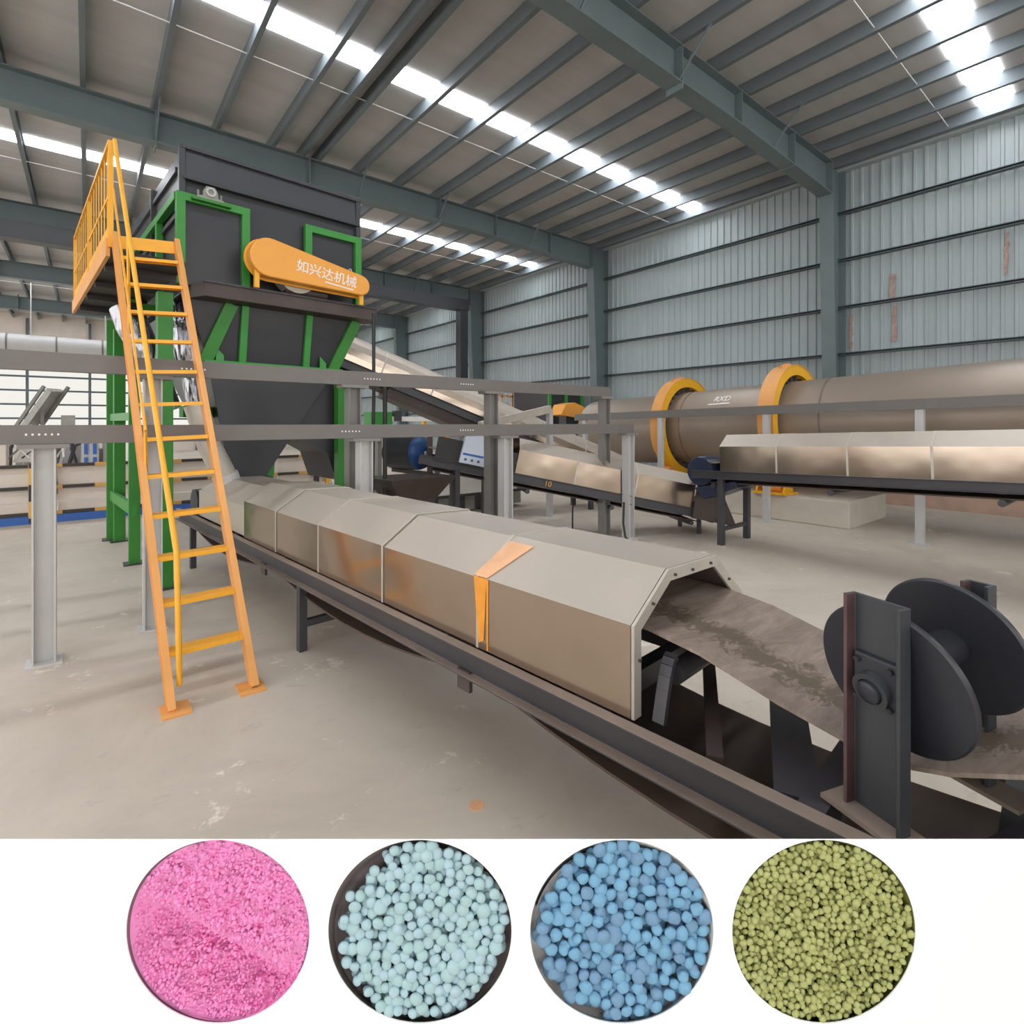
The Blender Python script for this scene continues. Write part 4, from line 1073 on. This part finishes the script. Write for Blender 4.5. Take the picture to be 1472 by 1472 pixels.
def grains(well, meshes, layers, label, cat, name, group, rest_label, rest_name, limit=300):
    cx, cy_ = well; made = 0; rest = []
    for dep, spacing, ok in layers:
        for (x, y) in scatter(4000, spacing, ok):
            me = random.choice(meshes); s_ = random.uniform(.86, 1.16)
            if random.random() < .12: s_ *= 1.15
            loc = bd(cx + x, cy_ + y, dep + random.uniform(-.005, .005)); rot = (random.uniform(-.2, .2), random.uniform(0, 6), -TH + random.uniform(-.15, .15))
            if made < limit:
                o_ = bpy.data.objects.new(name, me); COL.objects.link(o_); o_.location = loc; o_.rotation_mode = 'YXZ'; o_.rotation_euler = rot; o_.scale = (s_,) * 3
                tag(o_, label, cat, group); made += 1
            else: rest.append((me, loc, rot, s_))
    if rest:
        b_ = bmesh.new(); low = {}
        m = MB(); vs, fs, mi, n = [], [], [], 0
        mats = []
        for me in meshes:
            if me.materials[0] not in mats: mats.append(me.materials[0])
        for me, loc, rot, s_ in rest:
            R = Euler(rot, 'YXZ').to_matrix() * s_
            vs += [R @ v.co + loc for v in me.vertices]; k = mats.index(me.materials[0])
            fs += [tuple(i + n for i in p.vertices) for p in me.polygons]; mi += [k] * len(me.polygons); n += len(me.vertices)
        c = sum((r_[1] for r_ in rest), V((0, 0, 0))) / len(rest)
        me2 = bpy.data.meshes.new(rest_name); me2.from_pydata([v - c for v in vs], [], fs); me2.update()
        for mt in mats: me2.materials.append(mt)
        me2.polygons.foreach_set('material_index', mi); me2.polygons.foreach_set('use_smooth', [True] * len(fs))
        o_ = bpy.data.objects.new(rest_name, me2); COL.objects.link(o_); o_.location = c
        tag(o_, rest_label, cat, None, 'stuff')
        b_.free()


PXM = BS / FPX


def ok_mint(x, y, r, a):
    lim = 124
    if -PI < a <= PI: pass
    deg = (math.degrees(math.atan2(-y, x))) % 360        # 0 = to the camera's right, 90 = up
    if 115 < deg < 200: lim = 108 + 8 * math.sin(deg * .3)
    elif deg >= 200 and deg < 235: lim = 118
    elif deg > 300: lim = 116
    return r < lim


mint = [ico_mesh('mint_granule', r * PXM, 3, .06, i, mt, sc) for i, (r, mt, sc) in enumerate(((7.9, 'mint', (1, 1, 1)), (6.8, 'mint', (1, 1, .94)), (9.0, 'mint2', (1, .96, 1)), (7.3, 'mint2', (1, 1, 1.05))))]
grains(WELLS[1], mint, [(.009, 12.6, ok_mint), (.019, 12.6, ok_mint), (.030, 12.6, ok_mint)],
       'pale mint round granule in the second dark well of the white board', 'granule', 'mint_granule', 'mint granules in the dark well',
       'deeper pale mint granules filling the dark well', 'mint_granules_fill')


def ok_blue(x, y, r, a):
    deg = (math.degrees(math.atan2(-y, x))) % 360
    lim = 124
    if 120 < deg < 262: lim = 114 + 5 * math.sin(deg * .25)
    return r < lim


blu = [ico_mesh('blue_granule', r * PXM, 3, .16, i + 9, mt, sc) for i, (r, mt, sc) in enumerate(((9.2, 'sky_b', (1, 1, 1)), (8.2, 'sky_b', (1.1, .95, .95)), (10.0, 'sky_b2', (1.08, .95, 1)), (8.7, 'sky_b', (1, 1, .9)), (9.0, 'sky_b2', (.94, 1.14, .95))))]
grains(WELLS[2], blu, [(.009, 15.6, ok_blue), (.020, 15.0, ok_blue), (.032, 14.6, ok_blue)],
       'dusty blue granule in the pale well of the white board', 'granule', 'blue_granule', 'blue granules in the pale well',
       'deeper blue granules filling the pale well', 'blue_granules_fill')
oli = [ico_mesh('green_granule', r * PXM, 2, .12, i + 20, mt, (1, 1, .92)) for i, (r, mt) in enumerate(((4.6, 'olive'), (5.4, 'olive'), (4.2, 'olive2'), (4.9, 'olive')))]
okg = lambda x, y, r, a: r < 128
grains(WELLS[3], oli, [(.006, 8.4, okg), (.013, 7.8, okg), (.020, 8.0, okg)],
       'tiny olive green granule in the fourth well of the white board', 'granule', 'green_granule', 'olive green granules in the last well',
       'mass of tiny olive green granules filling the last well', 'green_granules_fill')

# pink powder heap: a broken ridge with a lit upper slope
cx, cy_ = WELLS[0]; m = MB(); NR, NA = 130, 300; vs = []


def pink_dep(x, y, r):
    # crumbly powder filled to the rim; along a broken ridge from upper left to lower right the lower half is hollowed out so that it falls into shade
    d = (y + 2) - .52 * x + 12 * noise.noise(V((x * .022, 3.1, 0))) + 5 * noise.noise(V((x * .08, y * .08, 5)))
    step = 1 / (1 + math.exp(-(d - 8) / 5.5))
    hole = step * .060 * max(0.0, 1 - max(0, d) / 190)
    h = .010 * noise.fractal(V((x * .045, y * .045, 1.7)), .8, 2.1, 6)
    h += .010 * abs(noise.fractal(V((x * .11, y * .11, 7.7)), .7, 2.2, 4)) + .004 * noise.noise(V((x * .34, y * .34, 2.0)))
    rim = 1 - (r / RW) ** 7
    return .010 + (hole - h - .004) * rim


for i in range(NR + 1):
    r = RW * i / NR
    for j in range(NA):
        a = 2 * PI * j / NA; x, y = r * math.cos(a), r * math.sin(a)
        vs.append(bd(cx + x, cy_ + y, min(.07, max(-.02, pink_dep(x, y, r)))))
fs = [(i * NA + j, i * NA + (j + 1) % NA, (i + 1) * NA + (j + 1) % NA, (i + 1) * NA + j) for i in range(NR) for j in range(NA)]
m.add(vs, fs)
clods = [ico(1.0, 2, .45, k + 40) for k in range(5)]
cv = [[v.co.copy() for v in b_.verts] for b_ in clods]; cf = [[tuple(v.index for v in f_.verts) for f_ in b_.faces] for b_ in clods]
for b_ in clods: b_.free()
for (x, y) in scatter(5000, 4.4, lambda x, y, r, a: r < 127 and noise.noise(V((x * .04, y * .04, 9))) > -.35):
    k = random.randrange(5); r_ = random.choice((1.2, 1.6, 2.0, 2.4, 3.2)) * PXM
    p = bd(cx + x, cy_ + y, pink_dep(x, y, math.hypot(x, y)) - .002)
    m.add([p + v * r_ for v in cv[k]], cf[k])
q = obj('pink_powder', m, 'pink', None); tag(q, 'heap of bright pink crumbly powder in the first well of the white board', 'powder', kind='stuff')
for p in q.data.polygons: p.use_smooth = True
